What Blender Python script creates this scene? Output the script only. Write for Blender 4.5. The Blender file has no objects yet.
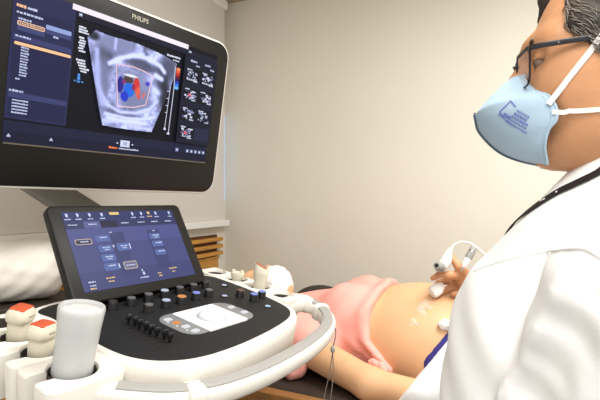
import bpy, bmesh, math, random
import numpy as np
from mathutils import Vector, Matrix, Euler
from mathutils.bvhtree import BVHTree
random.seed(7); rng = np.random.default_rng(3)
S = bpy.context.scene
COL = S.collection
CAMZ = 1.22
FPX = 475.0

# ------------------------------------------------------------------ materials
def lin(c):
    return tuple((x/12.92 if x <= .04045 else ((x+.055)/1.055)**2.4) for x in c)
def rgb(r, g, b): return lin((r/255, g/255, b/255))
def mat(name, col, rough=.5, metal=0., bump=0., bscale=60., var=0., vscale=8., sss=0., trans=0., coat=0., spec=.5, alpha=1., ior=1.45, stretch=None, sssr=(1,.35,.2)):
    m = bpy.data.materials.new(name); m.use_nodes = True
    nt = m.node_tree; b = nt.nodes['Principled BSDF']
    b.inputs['Base Color'].default_value = (*col, 1)
    b.inputs['Roughness'].default_value = rough; b.inputs['Metallic'].default_value = metal
    b.inputs['Specular IOR Level'].default_value = spec
    b.inputs['Transmission Weight'].default_value = trans; b.inputs['Coat Weight'].default_value = coat
    b.inputs['IOR'].default_value = ior; b.inputs['Alpha'].default_value = alpha
    if sss:
        b.inputs['Subsurface Weight'].default_value = sss; b.inputs['Subsurface Radius'].default_value = sssr
        b.inputs['Subsurface Scale'].default_value = .012
    if bump or var:
        tc = nt.nodes.new('ShaderNodeTexCoord'); src = tc.outputs['Object']
        if stretch:
            mp = nt.nodes.new('ShaderNodeMapping'); mp.inputs['Scale'].default_value = stretch
            nt.links.new(src, mp.inputs['Vector']); src = mp.outputs['Vector']
    if bump:
        n = nt.nodes.new('ShaderNodeTexNoise'); n.inputs['Scale'].default_value = bscale; n.inputs['Detail'].default_value = 5
        nt.links.new(src, n.inputs['Vector'])
        bp = nt.nodes.new('ShaderNodeBump'); bp.inputs['Strength'].default_value = bump; bp.inputs['Distance'].default_value = .002
        nt.links.new(n.outputs['Fac'], bp.inputs['Height']); nt.links.new(bp.outputs['Normal'], b.inputs['Normal'])
    if var:
        n = nt.nodes.new('ShaderNodeTexNoise'); n.inputs['Scale'].default_value = vscale; n.inputs['Detail'].default_value = 4
        nt.links.new(src, n.inputs['Vector'])
        r = nt.nodes.new('ShaderNodeValToRGB')
        r.color_ramp.elements[0].position = .3; r.color_ramp.elements[1].position = .7
        r.color_ramp.elements[0].color = (*[c*(1-var) for c in col], 1); r.color_ramp.elements[1].color = (*[min(1, c*(1+var)) for c in col], 1)
        nt.links.new(n.outputs['Fac'], r.inputs['Fac']); nt.links.new(r.outputs['Color'], b.inputs['Base Color'])
    return m
def emis(name, col, st=1., gloss=True):
    m = bpy.data.materials.new(name); m.use_nodes = True
    b = m.node_tree.nodes['Principled BSDF']
    b.inputs['Base Color'].default_value = (.006, .006, .008, 1); b.inputs['Roughness'].default_value = .4; b.inputs['Specular IOR Level'].default_value = .08
    b.inputs['Emission Color'].default_value = (*col, 1); b.inputs['Emission Strength'].default_value = st
    return m
M = {}
M['wall'] = mat('wall_paint', rgb(225, 220, 207), .85, bump=.08, bscale=90, var=.015, vscale=3)
M['wall2'] = mat('blind_fabric', rgb(216, 213, 207), .8, bump=.05, bscale=300)
M['white'] = mat('white_paint', rgb(238, 237, 233), .45)
M['ceil'] = mat('ceiling_paint', rgb(225, 215, 195), .9)
M['floor'] = mat('vinyl_floor', rgb(150, 140, 126), .4, var=.08, vscale=5)
M['plastic'] = mat('ivory_plastic', rgb(226, 222, 213), .38, spec=.4)
M['plastic2'] = mat('cream_plastic', rgb(224, 217, 199), .42, spec=.4)
M['probe'] = mat('probe_plastic', rgb(216, 208, 188), .42, spec=.4)
M['black'] = mat('bezel_black', rgb(22, 20, 17), .45, spec=.3)
M['panelblk'] = mat('panel_black', rgb(30, 30, 31), .55, bump=.05, bscale=500, spec=.3)
M['knobblk'] = mat('knob_black', rgb(20, 20, 21), .35)
M['grey'] = mat('grey_rubber', rgb(150, 148, 144), .55)
M['dgrey'] = mat('arm_grey', rgb(118, 114, 107), .5)
M['lgrey'] = mat('key_plate_grey', rgb(120, 121, 122), .45)
M['orange'] = mat('orange_marker', rgb(190, 84, 52), .5)
M['brown'] = mat('lens_brown', rgb(150, 98, 70), .5)
M['dark'] = mat('dark_hole', rgb(30, 26, 24), .7)
M['liner'] = mat('liner_rubber', rgb(70, 63, 57), .7)
M['wood'] = mat('honey_wood', rgb(196, 142, 62), .45, bump=.1, bscale=30, var=.18, vscale=14, stretch=(1, 1, 12))
M['woodd'] = mat('bed_wood', rgb(150, 106, 60), .5, var=.2, vscale=10, stretch=(2, 14, 14))
M['vinyl'] = mat('dark_vinyl', rgb(52, 42, 36), .5, bump=.1, bscale=200)
M['cushion'] = mat('dark_cushion', rgb(58, 50, 44), .8)
M['linen'] = mat('white_linen', rgb(236, 232, 222), .9, bump=.3, bscale=35)
M['coat'] = mat('coat_cotton', rgb(248, 248, 248), .85, bump=.08, bscale=500)
M['pink'] = mat('pink_jersey', rgb(246, 172, 160), .9, bump=.15, bscale=260, var=.03, vscale=20)
M['skin'] = mat('skin_light', rgb(222, 176, 134), .5, sss=.12, bump=.06, bscale=160, var=.03, vscale=12, spec=.35)
M['skin2'] = mat('skin_tan', rgb(200, 146, 106), .45, sss=.1, bump=.22, bscale=220, var=.09, vscale=22, spec=.4)
M['hair'] = None
M['mask'] = mat('mask_blue', rgb(170, 194, 213), .85, bump=.12, bscale=400)
M['maskd'] = mat('mask_stitch', rgb(70, 86, 104), .8)
M['ink'] = mat('mask_ink', rgb(106, 122, 192), .8)
M['elastic'] = mat('white_elastic', rgb(238, 234, 228), .7)
M['frame'] = mat('spectacle_frame', rgb(34, 34, 38), .25)
M['chrome'] = mat('silver_metal', rgb(190, 188, 184), .25, metal=.9)
M['navy'] = mat('navy_fabric', rgb(52, 46, 120), .85, bump=.1)
M['cord'] = mat('cord_grey', rgb(118, 110, 98), .7)
M['strap'] = mat('black_strap', rgb(32, 25, 26), .6)
M['clear'] = mat('bottle_plastic', rgb(238, 240, 240), .3, alpha=.4)
M['gelin'] = mat('gel_white', rgb(178, 180, 176), .5, var=.12, vscale=60)
M['gel'] = mat('clear_gel', rgb(252, 246, 232), .05, alpha=.3)
M['eye'] = mat('eye_white_shaded', rgb(140, 116, 100), .25)  # white of the eye, browned so the colour carries the socket's shade
M['iris'] = mat('iris_brown', rgb(50, 32, 22), .2)
M['lips'] = mat('lips', rgb(170, 100, 84), .5)
M['trouser'] = mat('trouser_blue', rgb(58, 66, 84), .85)
M['tissue'] = mat('tissue_white', rgb(244, 242, 236), .9, bump=.3, bscale=60)
M['lens'] = mat('spectacle_lens', rgb(200, 190, 190), .05, alpha=.22)  # greyish pink film colour stands in for light reflected in the lens
M['shoe'] = mat('shoe_black', rgb(28, 27, 27), .4)

# ------------------------------------------------------------------ object helpers
def tag(o, label=None, cat=None, group=None, kind=None):
    if label: o['label'] = label
    if cat: o['category'] = cat
    if group: o['group'] = group
    if kind: o['kind'] = kind
    return o
def empty(name, loc=(0, 0, 0), rz=0., parent=None):
    o = bpy.data.objects.new(name, None); COL.objects.link(o); o.location = loc; o.rotation_euler = (0, 0, rz)
    o.empty_display_size = .05
    if parent: o.parent = parent
    return o
class MB:
    """collects geometry, built as ONE mesh object"""
    def __init__(s): s.v = []; s.f = []; s.mi = []
    def add(s, vs, fs, mi=0, mx=None):
        o = len(s.v)
        for p in vs:
            p = Vector(p); s.v.append(tuple(mx @ p) if mx else tuple(p))
        for f in fs: s.f.append(tuple(i+o for i in f)); s.mi.append(mi)
        return s
    def box(s, c, d, mx=None, mi=0):
        x, y, z = c; a, b, h = [q/2 for q in d]
        vs = [(x+i*a, y+j*b, z+k*h) for i in (-1, 1) for j in (-1, 1) for k in (-1, 1)]
        return s.add(vs, [(0, 1, 3, 2), (4, 6, 7, 5), (0, 4, 5, 1), (2, 3, 7, 6), (0, 2, 6, 4), (1, 5, 7, 3)], mi, mx)
    def lathe(s, prof, n=32, mx=None, mi=0, closed=False):
        """prof [(r,z)] bottom to top round the z axis"""
        vs = []; fs = []
        for r, z in prof:
            for i in range(n):
                a = 2*math.pi*i/n; vs.append((r*math.cos(a), r*math.sin(a), z))
        for k in range(len(prof)-1):
            for i in range(n):
                j = (i+1) % n; fs.append((k*n+i, k*n+j, (k+1)*n+j, (k+1)*n+i))
        if closed:
            k = len(prof)-1
            for i in range(n):
                j = (i+1) % n; fs.append((k*n+i, k*n+j, j, i))
        else:
            if prof[0][0] > 1e-5: fs.append(tuple(reversed(range(n))))
            if prof[-1][0] > 1e-5: fs.append(tuple(range((len(prof)-1)*n, len(prof)*n)))
        return s.add(vs, fs, mi, mx)
    def tube(s, pts, r, n=10, mi=0, cap=True, flat=None, up=None):
        """round (or flat: (half width, half thickness)) tube along points"""
        pts = [Vector(p) for p in pts]; m = len(pts)
        rs = r if isinstance(r, (list, tuple)) else [r]*m
        vs = []; fs = []; nrm = None
        for k in range(m):
            t = (pts[min(k+1, m-1)]-pts[max(k-1, 0)]).normalized()
            if up is not None: nrm = Vector(up[k] if isinstance(up, list) else up)
            if nrm is None:
                nrm = Vector((0, 0, 1)) if abs(t.z) < .9 else Vector((1, 0, 0))
            nrm = (nrm-t*nrm.dot(t)).normalized(); bn = t.cross(nrm)
            for i in range(n):
                a = 2*math.pi*i/n
                if flat:
                    ca, sa = math.cos(a), math.sin(a)
                    q = 4. if len(flat) < 3 else flat[2]
                    ca = math.copysign(abs(ca)**(2/q), ca); sa = math.copysign(abs(sa)**(2/q), sa)
                    vs.append(pts[k]+bn*flat[0]*ca+nrm*flat[1]*sa)
                else: vs.append(pts[k]+(bn*math.cos(a)+nrm*math.sin(a))*rs[k])
        for k in range(m-1):
            for i in range(n):
                j = (i+1) % n; fs.append((k*n+i, k*n+j, (k+1)*n+j, (k+1)*n+i))
        if cap: fs.append(tuple(reversed(range(n)))); fs.append(tuple(range((m-1)*n, m*n)))
        return s.add(vs, fs, mi)
    def loft(s, rings, mi=0, cap0=True, cap1=True, mx=None):
        n = len(rings[0]); vs = [p for r in rings for p in r]; fs = []
        for k in range(len(rings)-1):
            for i in range(n):
                j = (i+1) % n; fs.append((k*n+i, k*n+j, (k+1)*n+j, (k+1)*n+i))
        if cap0: fs.append(tuple(reversed(range(n))))
        if cap1: fs.append(tuple(range((len(rings)-1)*n, len(rings)*n)))
        return s.add(vs, fs, mi, mx)
    def build(s, name, mats, parent=None, smooth=True, bevel=0., seg=3, loc=None, rot=None, angle=40, sub=0):
        me = bpy.data.meshes.new(name); me.from_pydata(s.v, [], s.f)
        if not isinstance(mats, (list, tuple)): mats = [mats]
        for m in mats: me.materials.append(m)
        me.polygons.foreach_set('material_index', s.mi)
        bm = bmesh.new(); bm.from_mesh(me); bmesh.ops.recalc_face_normals(bm, faces=bm.faces)
        if smooth:
            for f in bm.faces: f.smooth = True
            for e in bm.edges:
                if len(e.link_faces) == 2 and e.calc_face_angle(0) > math.radians(angle): e.smooth = False
        bm.to_mesh(me); bm.free()
        o = bpy.data.objects.new(name, me); COL.objects.link(o)
        if parent: o.parent = parent
        if loc is not None: o.location = loc
        if rot is not None: o.rotation_euler = rot
        if bevel:
            b = o.modifiers.new('bevel', 'BEVEL'); b.width = bevel; b.segments = seg; b.limit_method = 'ANGLE'; b.angle_limit = math.radians(35)
            b.harden_normals = True
        if sub:
            q = o.modifiers.new('sub', 'SUBSURF'); q.levels = sub; q.render_levels = sub
        return o
def rrect(x0, x1, y0, y1, r, n=8):
    """rounded rectangle outline, counter clockwise"""
    out = []
    for cx, cy, a0 in ((x1-r, y1-r, 0), (x0+r, y1-r, 90), (x0+r, y0+r, 180), (x1-r, y0+r, 270)):
        for i in range(n+1):
            a = math.radians(a0+90*i/n); out.append((cx+r*math.cos(a), cy+r*math.sin(a)))
    return out
def spline(pts, n=8, closed=False):
    """Catmull-Rom through points"""
    P = [Vector(p) for p in pts]; m = len(P); out = []
    rngk = range(m) if closed else range(m-1)
    for k in rngk:
        if closed: a, b, c, d = P[(k-1) % m], P[k], P[(k+1) % m], P[(k+2) % m]
        else: a, b, c, d = P[max(k-1, 0)], P[k], P[k+1], P[min(k+2, m-1)]
        for i in range(n):
            t = i/n
            out.append(.5*((2*b)+(c-a)*t+(2*a-5*b+4*c-d)*t*t+(3*b-a-3*c+d)*t**3))
    if not closed: out.append(P[-1])
    return out
def offset2(poly, d):
    n = len(poly); out = []
    for i in range(n):
        a, b = Vector(poly[i-1][:2]), Vector(poly[(i+1) % n][:2]); t = (b-a).normalized()
        out.append(Vector((poly[i][0]+t.y*d, poly[i][1]-t.x*d)))
    return out
def rot_to(v):
    return Vector((0, 0, 1)).rotation_difference(Vector(v).normalized()).to_matrix().to_4x4()

# ------------------------------------------------------------------ implicit surfaces -> one continuous mesh
def cone(a, b, ra, rb=None):
    a = np.array(a, float); b = np.array(b, float); rb = ra if rb is None else rb
    def f(P):
        ab = b-a; L = (ab*ab).sum(); t = np.clip(((P-a)@ab)/max(L, 1e-12), 0, 1)
        return np.linalg.norm(P-(a+t[:, None]*ab), axis=1)-(ra+(rb-ra)*t)
    return f
def ell(c, r, R=None):
    c = np.array(c, float); r = np.array(r, float)
    def f(P):
        q = P-c
        if R is not None: q = q@R          # columns of R are the axes
        k0 = np.linalg.norm(q/r, axis=1); k1 = np.linalg.norm(q/(r*r), axis=1)
        return k0*(k0-1)/np.maximum(k1, 1e-9)
    return f
def smin(a, b, k):
    h = np.clip(.5+.5*(b-a)/k, 0, 1); return b+(a-b)*h-k*h*(1-h)
def union(lst, k=.02):
    def f(P):
        d = None
        for it in lst:
            if isinstance(it, tuple): g, kk, op = it
            else: g, kk, op = it, k, 'u'
            e = g(P)
            if d is None: d = e
            elif op == 'u': d = smin(d, e, kk)
            else: d = -smin(-d, e, kk)       # subtract
        return d
    return f
def surface(sdf, lo, hi, h, relax=1):
    """surface nets on a sparse grid"""
    lo = np.array(lo, float); hi = np.array(hi, float); B = 8
    nb = np.ceil((hi-lo)/(h*B)).astype(int); dims = nb*B+1
    cc = np.stack(np.meshgrid(*[np.arange(n) for n in nb], indexing='ij'), -1).reshape(-1, 3)
    ctr = lo+(cc+.5)*B*h
    d = np.concatenate([sdf(c) for c in np.array_split(ctr, max(1, len(ctr)//200000))])
    act = cc[np.abs(d) < B*h*1.35]
    F = np.full(dims, np.nan, np.float32)
    F8 = d.reshape(nb)
    F[:-1, :-1, :-1] = np.repeat(np.repeat(np.repeat(F8, B, 0), B, 1), B, 2)
    F = np.where(np.isnan(F), 1., F)
    off = np.stack(np.meshgrid(*[np.arange(B+1)]*3, indexing='ij'), -1).reshape(-1, 3)
    for ch in np.array_split(act, max(1, len(act)//400)):
        idx = (ch[:, None, :]*B+off[None]).reshape(-1, 3)
        F[idx[:, 0], idx[:, 1], idx[:, 2]] = sdf(lo+idx*h)
    F[0] = F[-1] = 1; F[:, 0] = F[:, -1] = 1; F[:, :, 0] = F[:, :, -1] = 1
    ins = F < 0
    n = ins[:-1, :-1, :-1].astype(np.int8)
    tot = sum(ins[i:dims[0]-1+i, j:dims[1]-1+j, k:dims[2]-1+k].astype(np.int8) for i in (0, 1) for j in (0, 1) for k in (0, 1))
    cells = np.argwhere((tot > 0) & (tot < 8))
    acc = np.zeros((len(cells), 3)); cnt = np.zeros(len(cells))
    corner = [(i, j, k) for i in (0, 1) for j in (0, 1) for k in (0, 1)]
    for a in range(8):
        for ax in range(3):
            if corner[a][ax]: continue
            e = list(corner[a]); e[ax] = 1
            A = cells+np.array(corner[a]); Bq = cells+np.array(e)
            fa = F[A[:, 0], A[:, 1], A[:, 2]]; fb = F[Bq[:, 0], Bq[:, 1], Bq[:, 2]]
            m = (fa < 0) != (fb < 0); t = np.where(m, fa/np.where(m, fa-fb, 1), 0)
            p = A+t[:, None]*(Bq-A); acc += p*m[:, None]; cnt += m
    V = lo+(acc/cnt[:, None])*h
    ids = np.full(tuple(dims), -1, np.int32); ids[cells[:, 0], cells[:, 1], cells[:, 2]] = np.arange(len(cells))
    quads = []
    for ax in range(3):
        o1, o2 = [(1, 2), (2, 0), (0, 1)][ax]
        sl = [slice(None)]*3; s2 = [slice(None)]*3; sl[ax] = slice(0, -1); s2[ax] = slice(1, None)
        a, b = ins[tuple(sl)], ins[tuple(s2)]
        E = np.argwhere(a != b); E = E[(E[:, o1] > 0) & (E[:, o2] > 0)]
        u = np.zeros(3, int); u[o1] = 1; w = np.zeros(3, int); w[o2] = 1
        g = lambda q: ids[q[:, 0], q[:, 1], q[:, 2]]
        Q = np.stack([g(E), g(E-u), g(E-u-w), g(E-w)], 1)
        fl = a[E[:, 0], E[:, 1], E[:, 2]]; Q[~fl] = Q[~fl][:, ::-1]
        quads.append(Q)
    Q = np.concatenate(quads); Q = Q[(Q >= 0).all(1)]
    if relax:
        for _ in range(relax):
            s_ = np.zeros_like(V); c_ = np.zeros(len(V))
            for i in range(4):
                x, y = Q[:, i], Q[:, (i+1) % 4]
                np.add.at(s_, x, V[y]); np.add.at(c_, x, 1); np.add.at(s_, y, V[x]); np.add.at(c_, y, 1)
            V = V*.5+.5*s_/np.maximum(c_, 1)[:, None]
    return V, Q
def sdf_obj(name, sdf, lo, hi, h, mats, parent=None, relax=1, matfn=None):
    V, Q = surface(sdf, lo, hi, h, relax)
    me = bpy.data.meshes.new(name); me.from_pydata(V.tolist(), [], Q.tolist())
    for m in (mats if isinstance(mats, (list, tuple)) else [mats]): me.materials.append(m)
    me.polygons.foreach_set('use_smooth', [True]*len(Q))
    if matfn: me.polygons.foreach_set('material_index', matfn(V[Q].mean(1)).astype(np.int32))
    me.update()
    o = bpy.data.objects.new(name, me); COL.objects.link(o)
    if parent: o.parent = parent
    return o
def march(sdf, u, v, t0=.2, t1=3.):
    """point where the camera's line of sight through a photo point meets a surface, and its normal"""
    d = np.array([(u-300)/FPX, 1, (200-v)/FPX]); d /= np.linalg.norm(d); o = np.array([0, 0, CAMZ]); t = t0
    for _ in range(200):
        e = sdf((o+t*d)[None])[0]; t += e*.7
        if abs(e) < 2e-4 or t > t1: break
    p = o+t*d; g = np.array([sdf((p+np.eye(3)[i]*1e-3)[None])[0]-sdf((p-np.eye(3)[i]*1e-3)[None])[0] for i in range(3)])
    return Vector(p), Vector(g/np.linalg.norm(g))
def at(u, v, Y): return Vector(((u-300)/FPX*Y, Y, CAMZ-(v-200)/FPX*Y))

# ================================================================== ROOM
RZ = math.radians(-23)                 # room is turned 23 degrees to the camera
CORNER = Vector((-.395, 2.5, 0))
RM = Matrix.Translation(CORNER) @ Matrix.Rotation(RZ, 4, 'Z')   # room frame: x along the back wall, -y along the left wall, origin in the corner
CEIL = 2.29
def struct(name, mb, m, **k):
    o = mb.build(name, m, **k); o['kind'] = 'structure'; o.matrix_world = RM; return o
struct('wall_back', MB().box((1.9, .05, CEIL/2), (4.0, .1, CEIL)), M['wall'], smooth=False)
struct('wall_left', MB().box((-.05, -1.5, CEIL/2), (.1, 3.2, CEIL)), M['wall'], smooth=False)
struct('floor', MB().box((1.9, -1.5, -.05), (4.0, 3.2, .1)), M['floor'], smooth=False)
struct('ceiling', MB().box((1.9, -1.5, CEIL+.05), (4.0, 3.2, .1)), M['ceil'], smooth=False)
struct('trim_1', MB().box((1.9, -.012, CEIL-.02), (4.0, .024, .04)), mat('cornice_paint', rgb(178, 163, 136), .8), smooth=False)
struct('baseboard_back', MB().box((1.9, -.008, .045), (4.0, .016, .09)), M['wood'], smooth=False)
struct('window_1', MB().box((.004, -.36, CAMZ+.22), (.006, .7, .44)), emis('window_daylight', rgb(206, 224, 244), .8), smooth=False)
bl = empty('roller_blind', RM @ Vector((.035, -1.17, CAMZ-.12)), RZ)
tag(bl, 'pale grey window blind on the left wall with a white bottom bar behind the monitor', 'window blind')
MB().box((0, 0, .56), (.004, 2.2, 1.08)).build('blind_sheet', M['wall2'], bl, smooth=False)
MB().box((0.005, -.0, .003), (.03, 2.26, .032)).build('bottom_bar', M['white'], bl, bevel=.004)
MB().box((-.002, 0, 1.11), (.05, 2.22, .05)).build('headrail', M['white'], bl, bevel=.01)

cab = empty('wooden_cabinet', RM @ Vector((0.002, -.04, 0)), RZ)
tag(cab, 'honey coloured wooden cabinet with three horizontal slats in the corner under the blind', 'cabinet')
MB().box((.008, -.62, .465), (.014, 1.14, .93)).build('lower_panel', M['wood'], cab, bevel=.003)
MB().box((.004, -.62, .988), (.008, 1.14, .115)).build('back_board', mat('dark_wood', rgb(92, 52, 24), .6), cab, bevel=.002)  # dark brown board, seen in the gaps between the slats
for k in range(3):
    MB().box((.02, -.60, .953+.035*k), (.026, 1.14, .019)).build('slat', M['wood'], cab, bevel=.004)
MB().box((.012, -.62, .932), (.02, 1.14, .010)).build('shelf_edge', M['wood'], cab, bevel=.003)

# ================================================================== ULTRASOUND MACHINE
MO = Vector((-.3014, .9494, 0)); MRZ = .957
um = empty('ultrasound_machine', MO, MRZ)
tag(um, 'white ultrasound machine with black control panel, tilted touchscreen and big scan monitor', 'ultrasound machine')
MW = Matrix.Translation(MO) @ Matrix.Rotation(MRZ, 4, 'Z')
TL = math.atan(.16)
PF = Matrix.Translation((0, 0, 1.02)) @ Matrix.Rotation(TL, 4, 'X')   # control panel frame
KY = 1/math.cos(TL)
def pf(x, y, h=0.): return PF @ Vector((x, y*KY, h))
# base, column
MB().box((.03, .0, .13), (.40, .40, .1)).build('base', M['plastic'], um, bevel=.03)
MB().loft([[(.03+a*.1*s_, .06+b*.08*s_, z) for a, b in rrect(-1, 1, -1, 1, .4)] for z, s_ in ((.17, 1.3), (.3, 1.), (.8, .9), (.93, 1.3))]).build('column', M['plastic2'], um)
for sx in (-1, 1):
    for sy in (-1, 1):
        MB().tube([(.03+sx*.18-.02, .0+sy*.18, .05), (.03+sx*.18+.02, .0+sy*.18, .05)], .05, 20).build('caster', M['knobblk'], um, bevel=.005)
# console body
outl = spline([(p[0], p[1], 0) for p in [(-.185, .052), (-.05, .072), (.10, .078), (.20, .078), (.228, .06), (.232, .01), (.23, -.06), (.222, -.13), (.205, -.19), (.17, -.222), (.11, -.24), (.03, -.252), (-.046, -.256), (-.107, -.249), (-.151, -.226), (-.176, -.193), (-.186, -.15), (-.188, -.08), (-.19, 0.0)]], 6, True)
outl = [(p.x, p.y) for p in outl][::-1]
# outl is counter clockwise after the flip when its area is positive
ar = sum(outl[i-1][0]*outl[i][1]-outl[i][0]*outl[i-1][1] for i in range(len(outl)))
if ar < 0: outl = outl[::-1]
def ring(off, h): return [pf(p.x, p.y, h) for p in offset2(outl, off)]
MB().loft([ring(-.03, -.088), ring(.004, -.078), ring(.014, -.06), ring(.017, -.02), ring(.0155, -.006), ring(.012, .0005), ring(.006, .002), ring(.0, .001), ring(-.004, -.004)]).build('console_body', M['plastic'], um, angle=60)
MB().loft([ring(.0015, -.006), ring(.0008, .0022), ring(-.002, .003)]).build('control_surface', M['panelblk'], um, angle=35)
# lower console shroud
MB().loft([[pf(.03+a*.15*s_, -.06+b*.13*s_, h) for a, b in rrect(-1, 1, -1, 1, .5)] for h, s_ in ((-.12, .7), (-.09, 1.), (-.06, 1.1))]).build('console_shroud', M['plastic2'], um)
# knobs
def knob_mesh(r, h, cap):
    mb = MB(); mb.lathe([(r*1.06, 0), (r*1.06, .001), (r, .002), (r*.97, h-.0015), (r*.86, h)], 24)
    mb.lathe([(r*.86, h-.0005), (r*.8, h+.0012), (r*.35, h+.0016), (0, h+.0016)], 24, mi=1)
    return mb, [M['knobblk'], cap]
capg = mat('knob_cap_grey', rgb(92, 92, 94), .4); capw = emis('knob_cap_lit', rgb(205, 215, 235), .9); capb = emis('knob_cap_blue', rgb(150, 165, 250), .9)
capo = emis('knob_cap_orange', rgb(240, 160, 90), .9); capd = mat('knob_cap_dark', rgb(45, 45, 46), .4)
KN = [(-.091, -.013, capd), (-.052, -.013, capg), (-.011, -.010, capg), (.03, -.008, capw), (.071, -.006, capg), (.11, -.005, capg), (.148, -.003, capd),
      (-.048, -.06, capg), (-.006, -.057, capw), (.034, -.055, capo), (.075, -.052, capb), (.112, -.051, capg),
      (.170, -.088, mat('knob_cap_brown', rgb(96, 72, 58), .4)), (.176, -.122, capb), (.207, -.118, capb)]
for x, y, c in KN:
    r = .0104 if c is capo else .0093
    mb, ms = knob_mesh(r, .0145, c)
    mb.build('knob', ms, um, loc=pf(x, y, .003), rot=(TL, 0, 0))
for x, y, c in [(.197, -.014, capw), (.141, -.07, capw), (.170, -.166, emis('key_cyan', rgb(190, 225, 250), .9))]:
    mb = MB(); mb.lathe([(.0085, 0), (.0082, .0015), (.0065, .002)], 24); mb.lathe([(.006, .0018), (.0055, .0028), (0, .003)], 24, mi=1)
    mb.build('push_button', [M['knobblk'], c], um, loc=pf(x, y, .003), rot=(TL, 0, 0))
# eight gain sliders
for k in range(8):
    y = -.088-.0142*k; x = -.110+.0006*k
    mb = MB()
    mb.box((0, 0, .0005), (.04, .003, .001)); mb.build('slider_slot', M['dark'], um, loc=pf(x-.004, y, .003), rot=(TL, 0, 0), smooth=False)
    mb = MB(); mb.lathe([(.0028, 0), (.0028, .007), (.0050, .008), (.0054, .012), (.005, .0165), (.0035, .018), (0, .0182)], 16)
    mb.build('slider', M['knobblk'], um, loc=pf(x+[0, .002, 0, .001, -.001, 0, .003, .002][k], y, .0035), rot=(TL, 0, 0))
# trackball field
pl = rrect(-.064, .112, -.192, -.092, .03)
MB().loft([[pf(a, b, .0015) for a, b in pl], [pf(a, b, .0045) for a, b in pl], [pf(a*.985+.0004, b*.985-.002, .0052) for a, b in pl]]).build('key_plate', M['lgrey'], um, angle=30)
wq = rrect(-.022, .078, -.193, -.095, .004, 3)
MB().loft([[pf(a, b, .003) for a, b in wq], [pf(a, b, .0058) for a, b in wq]]).build('trackball_plate', mat('plate_white', rgb(246, 246, 248), .35), um, smooth=False)
tbm = MB(); tbm.lathe([(.0285, 0), (.0285, .0012), (.027, .0022), (.0255, .0012)], 40)
tbm.build('trackball_ring', mat('ring_grey', rgb(168, 169, 172), .35), um, loc=pf(.028, -.146, .0055), rot=(TL, 0, 0))
tbm = MB(); tbm.lathe([(.0255*math.cos(a), .002+.0135*math.sin(a)) for a in [math.pi/2*i/12 for i in range(13)]], 40)
tbm.build('trackball', mat('ball_white', rgb(214, 217, 224), .2), um, loc=pf(.028, -.146, .0045), rot=(TL, 0, 0))
white_e = emis('key_lit_white', rgb(240, 242, 248), .9)
for x, y, c in [(-.047, -.114, white_e), (-.045, -.134, capo), (-.043, -.156, white_e), (-.042, -.179, white_e), (.098, -.130, white_e), (.099, -.164, white_e)]:
    mb = MB(); w = .0075
    k = [pf(x+a, y+b, .0051) for a, b in rrect(-w, w, -w*.75, w*.75, .003, 3)]; k2 = [pf(x+a*.92, y+b*.92, .0068) for a, b in rrect(-w, w, -w*.75, w*.75, .003, 3)]
    mb.loft([k, k2]); mb.build('key', c, um, smooth=False)
for x, y in [(-.055, -.124), (-.054, -.146), (-.052, -.169)]:
    MB().lathe([(.002, 0), (.0018, .001), (0, .0012)], 10).build('indicator', white_e, um, loc=pf(x, y, .0052), rot=(TL, 0, 0))

# probe holders: C shaped cups with a cable slot to the outside
def cup(cx, cy, ri, hx, hy, side, depth=.065, slot=.009, top=-.002, inner=None):
    """side -1: slot to -x, +1: slot to +x ; the cup is a rounded block with a round hole"""
    n = 56; A0 = math.pi if side < 0 else 0.; mb = MB()
    da = math.asin(slot/ri); do = math.asin(min(.9, slot/hx))
    rings = []
    q = 9.
    prof = []
    for i in range(n+1):
        t = i/n
        ai = A0+da+(2*math.pi-2*da)*t; ao = A0+do+(2*math.pi-2*do)*t
        ca, sa = math.cos(ao), math.sin(ao)
        R = ((abs(ca)/hx)**q+(abs(sa)/hy)**q)**(-1/q)
        prof.append(((cx+ri*math.cos(ai), cy+ri*math.sin(ai)), (cx+R*ca, cy+R*sa), (ca, sa)))
    b = .004
    for i_, o_, dr in prof:
        di = Vector((i_[0]-cx, i_[1]-cy)).normalized()
        I = Vector(i_); O_ = Vector(o_); D = Vector(dr)
        rings.append([pf(*(I), -depth), pf(*I, top-b), pf(*(I+di*b*.6), top), pf(*(O_-D*b), top), pf(*(O_-D*b*.25), top-b*.3), pf(*O_, top-b), pf(*(O_-D*.006), -depth)])
    mb.loft(rings, cap0=True, cap1=True)
    o = mb.build('probe_holder', M['plastic'] , um, angle=50)
    lm = MB(); lm.lathe([(ri-.0012, -.064), (ri-.0012, -.006), (ri-.0002, -.005)], 36); lm.f = [f for f in lm.f if len(f) == 4]
    ln_ = lm.build('liner', M['liner'], o, loc=pf(cx, cy, 0), rot=(TL, 0, 0))
    return o
cup(-.252, -.168, .0312, .056, .046, -1, slot=.011)
cup(-.257, -.091, .025, .052, .0335, -1, slot=.010)
cup(-.257, -.0255, .025, .052, .032, -1, slot=.010)
cup(-.257, .04, .025, .052, .0335, -1, slot=.010)
for y in (.015, -.057): cup(.272, y, .025, .033, .036, 1, slot=.004, depth=.05, top=.003)
cup(.272, -.128, .025, .033, .035, 1, slot=.004, depth=.05, top=.003)
cup(.270, .086, .024, .032, .035, 1, slot=.004, depth=.05, top=.003)
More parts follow.
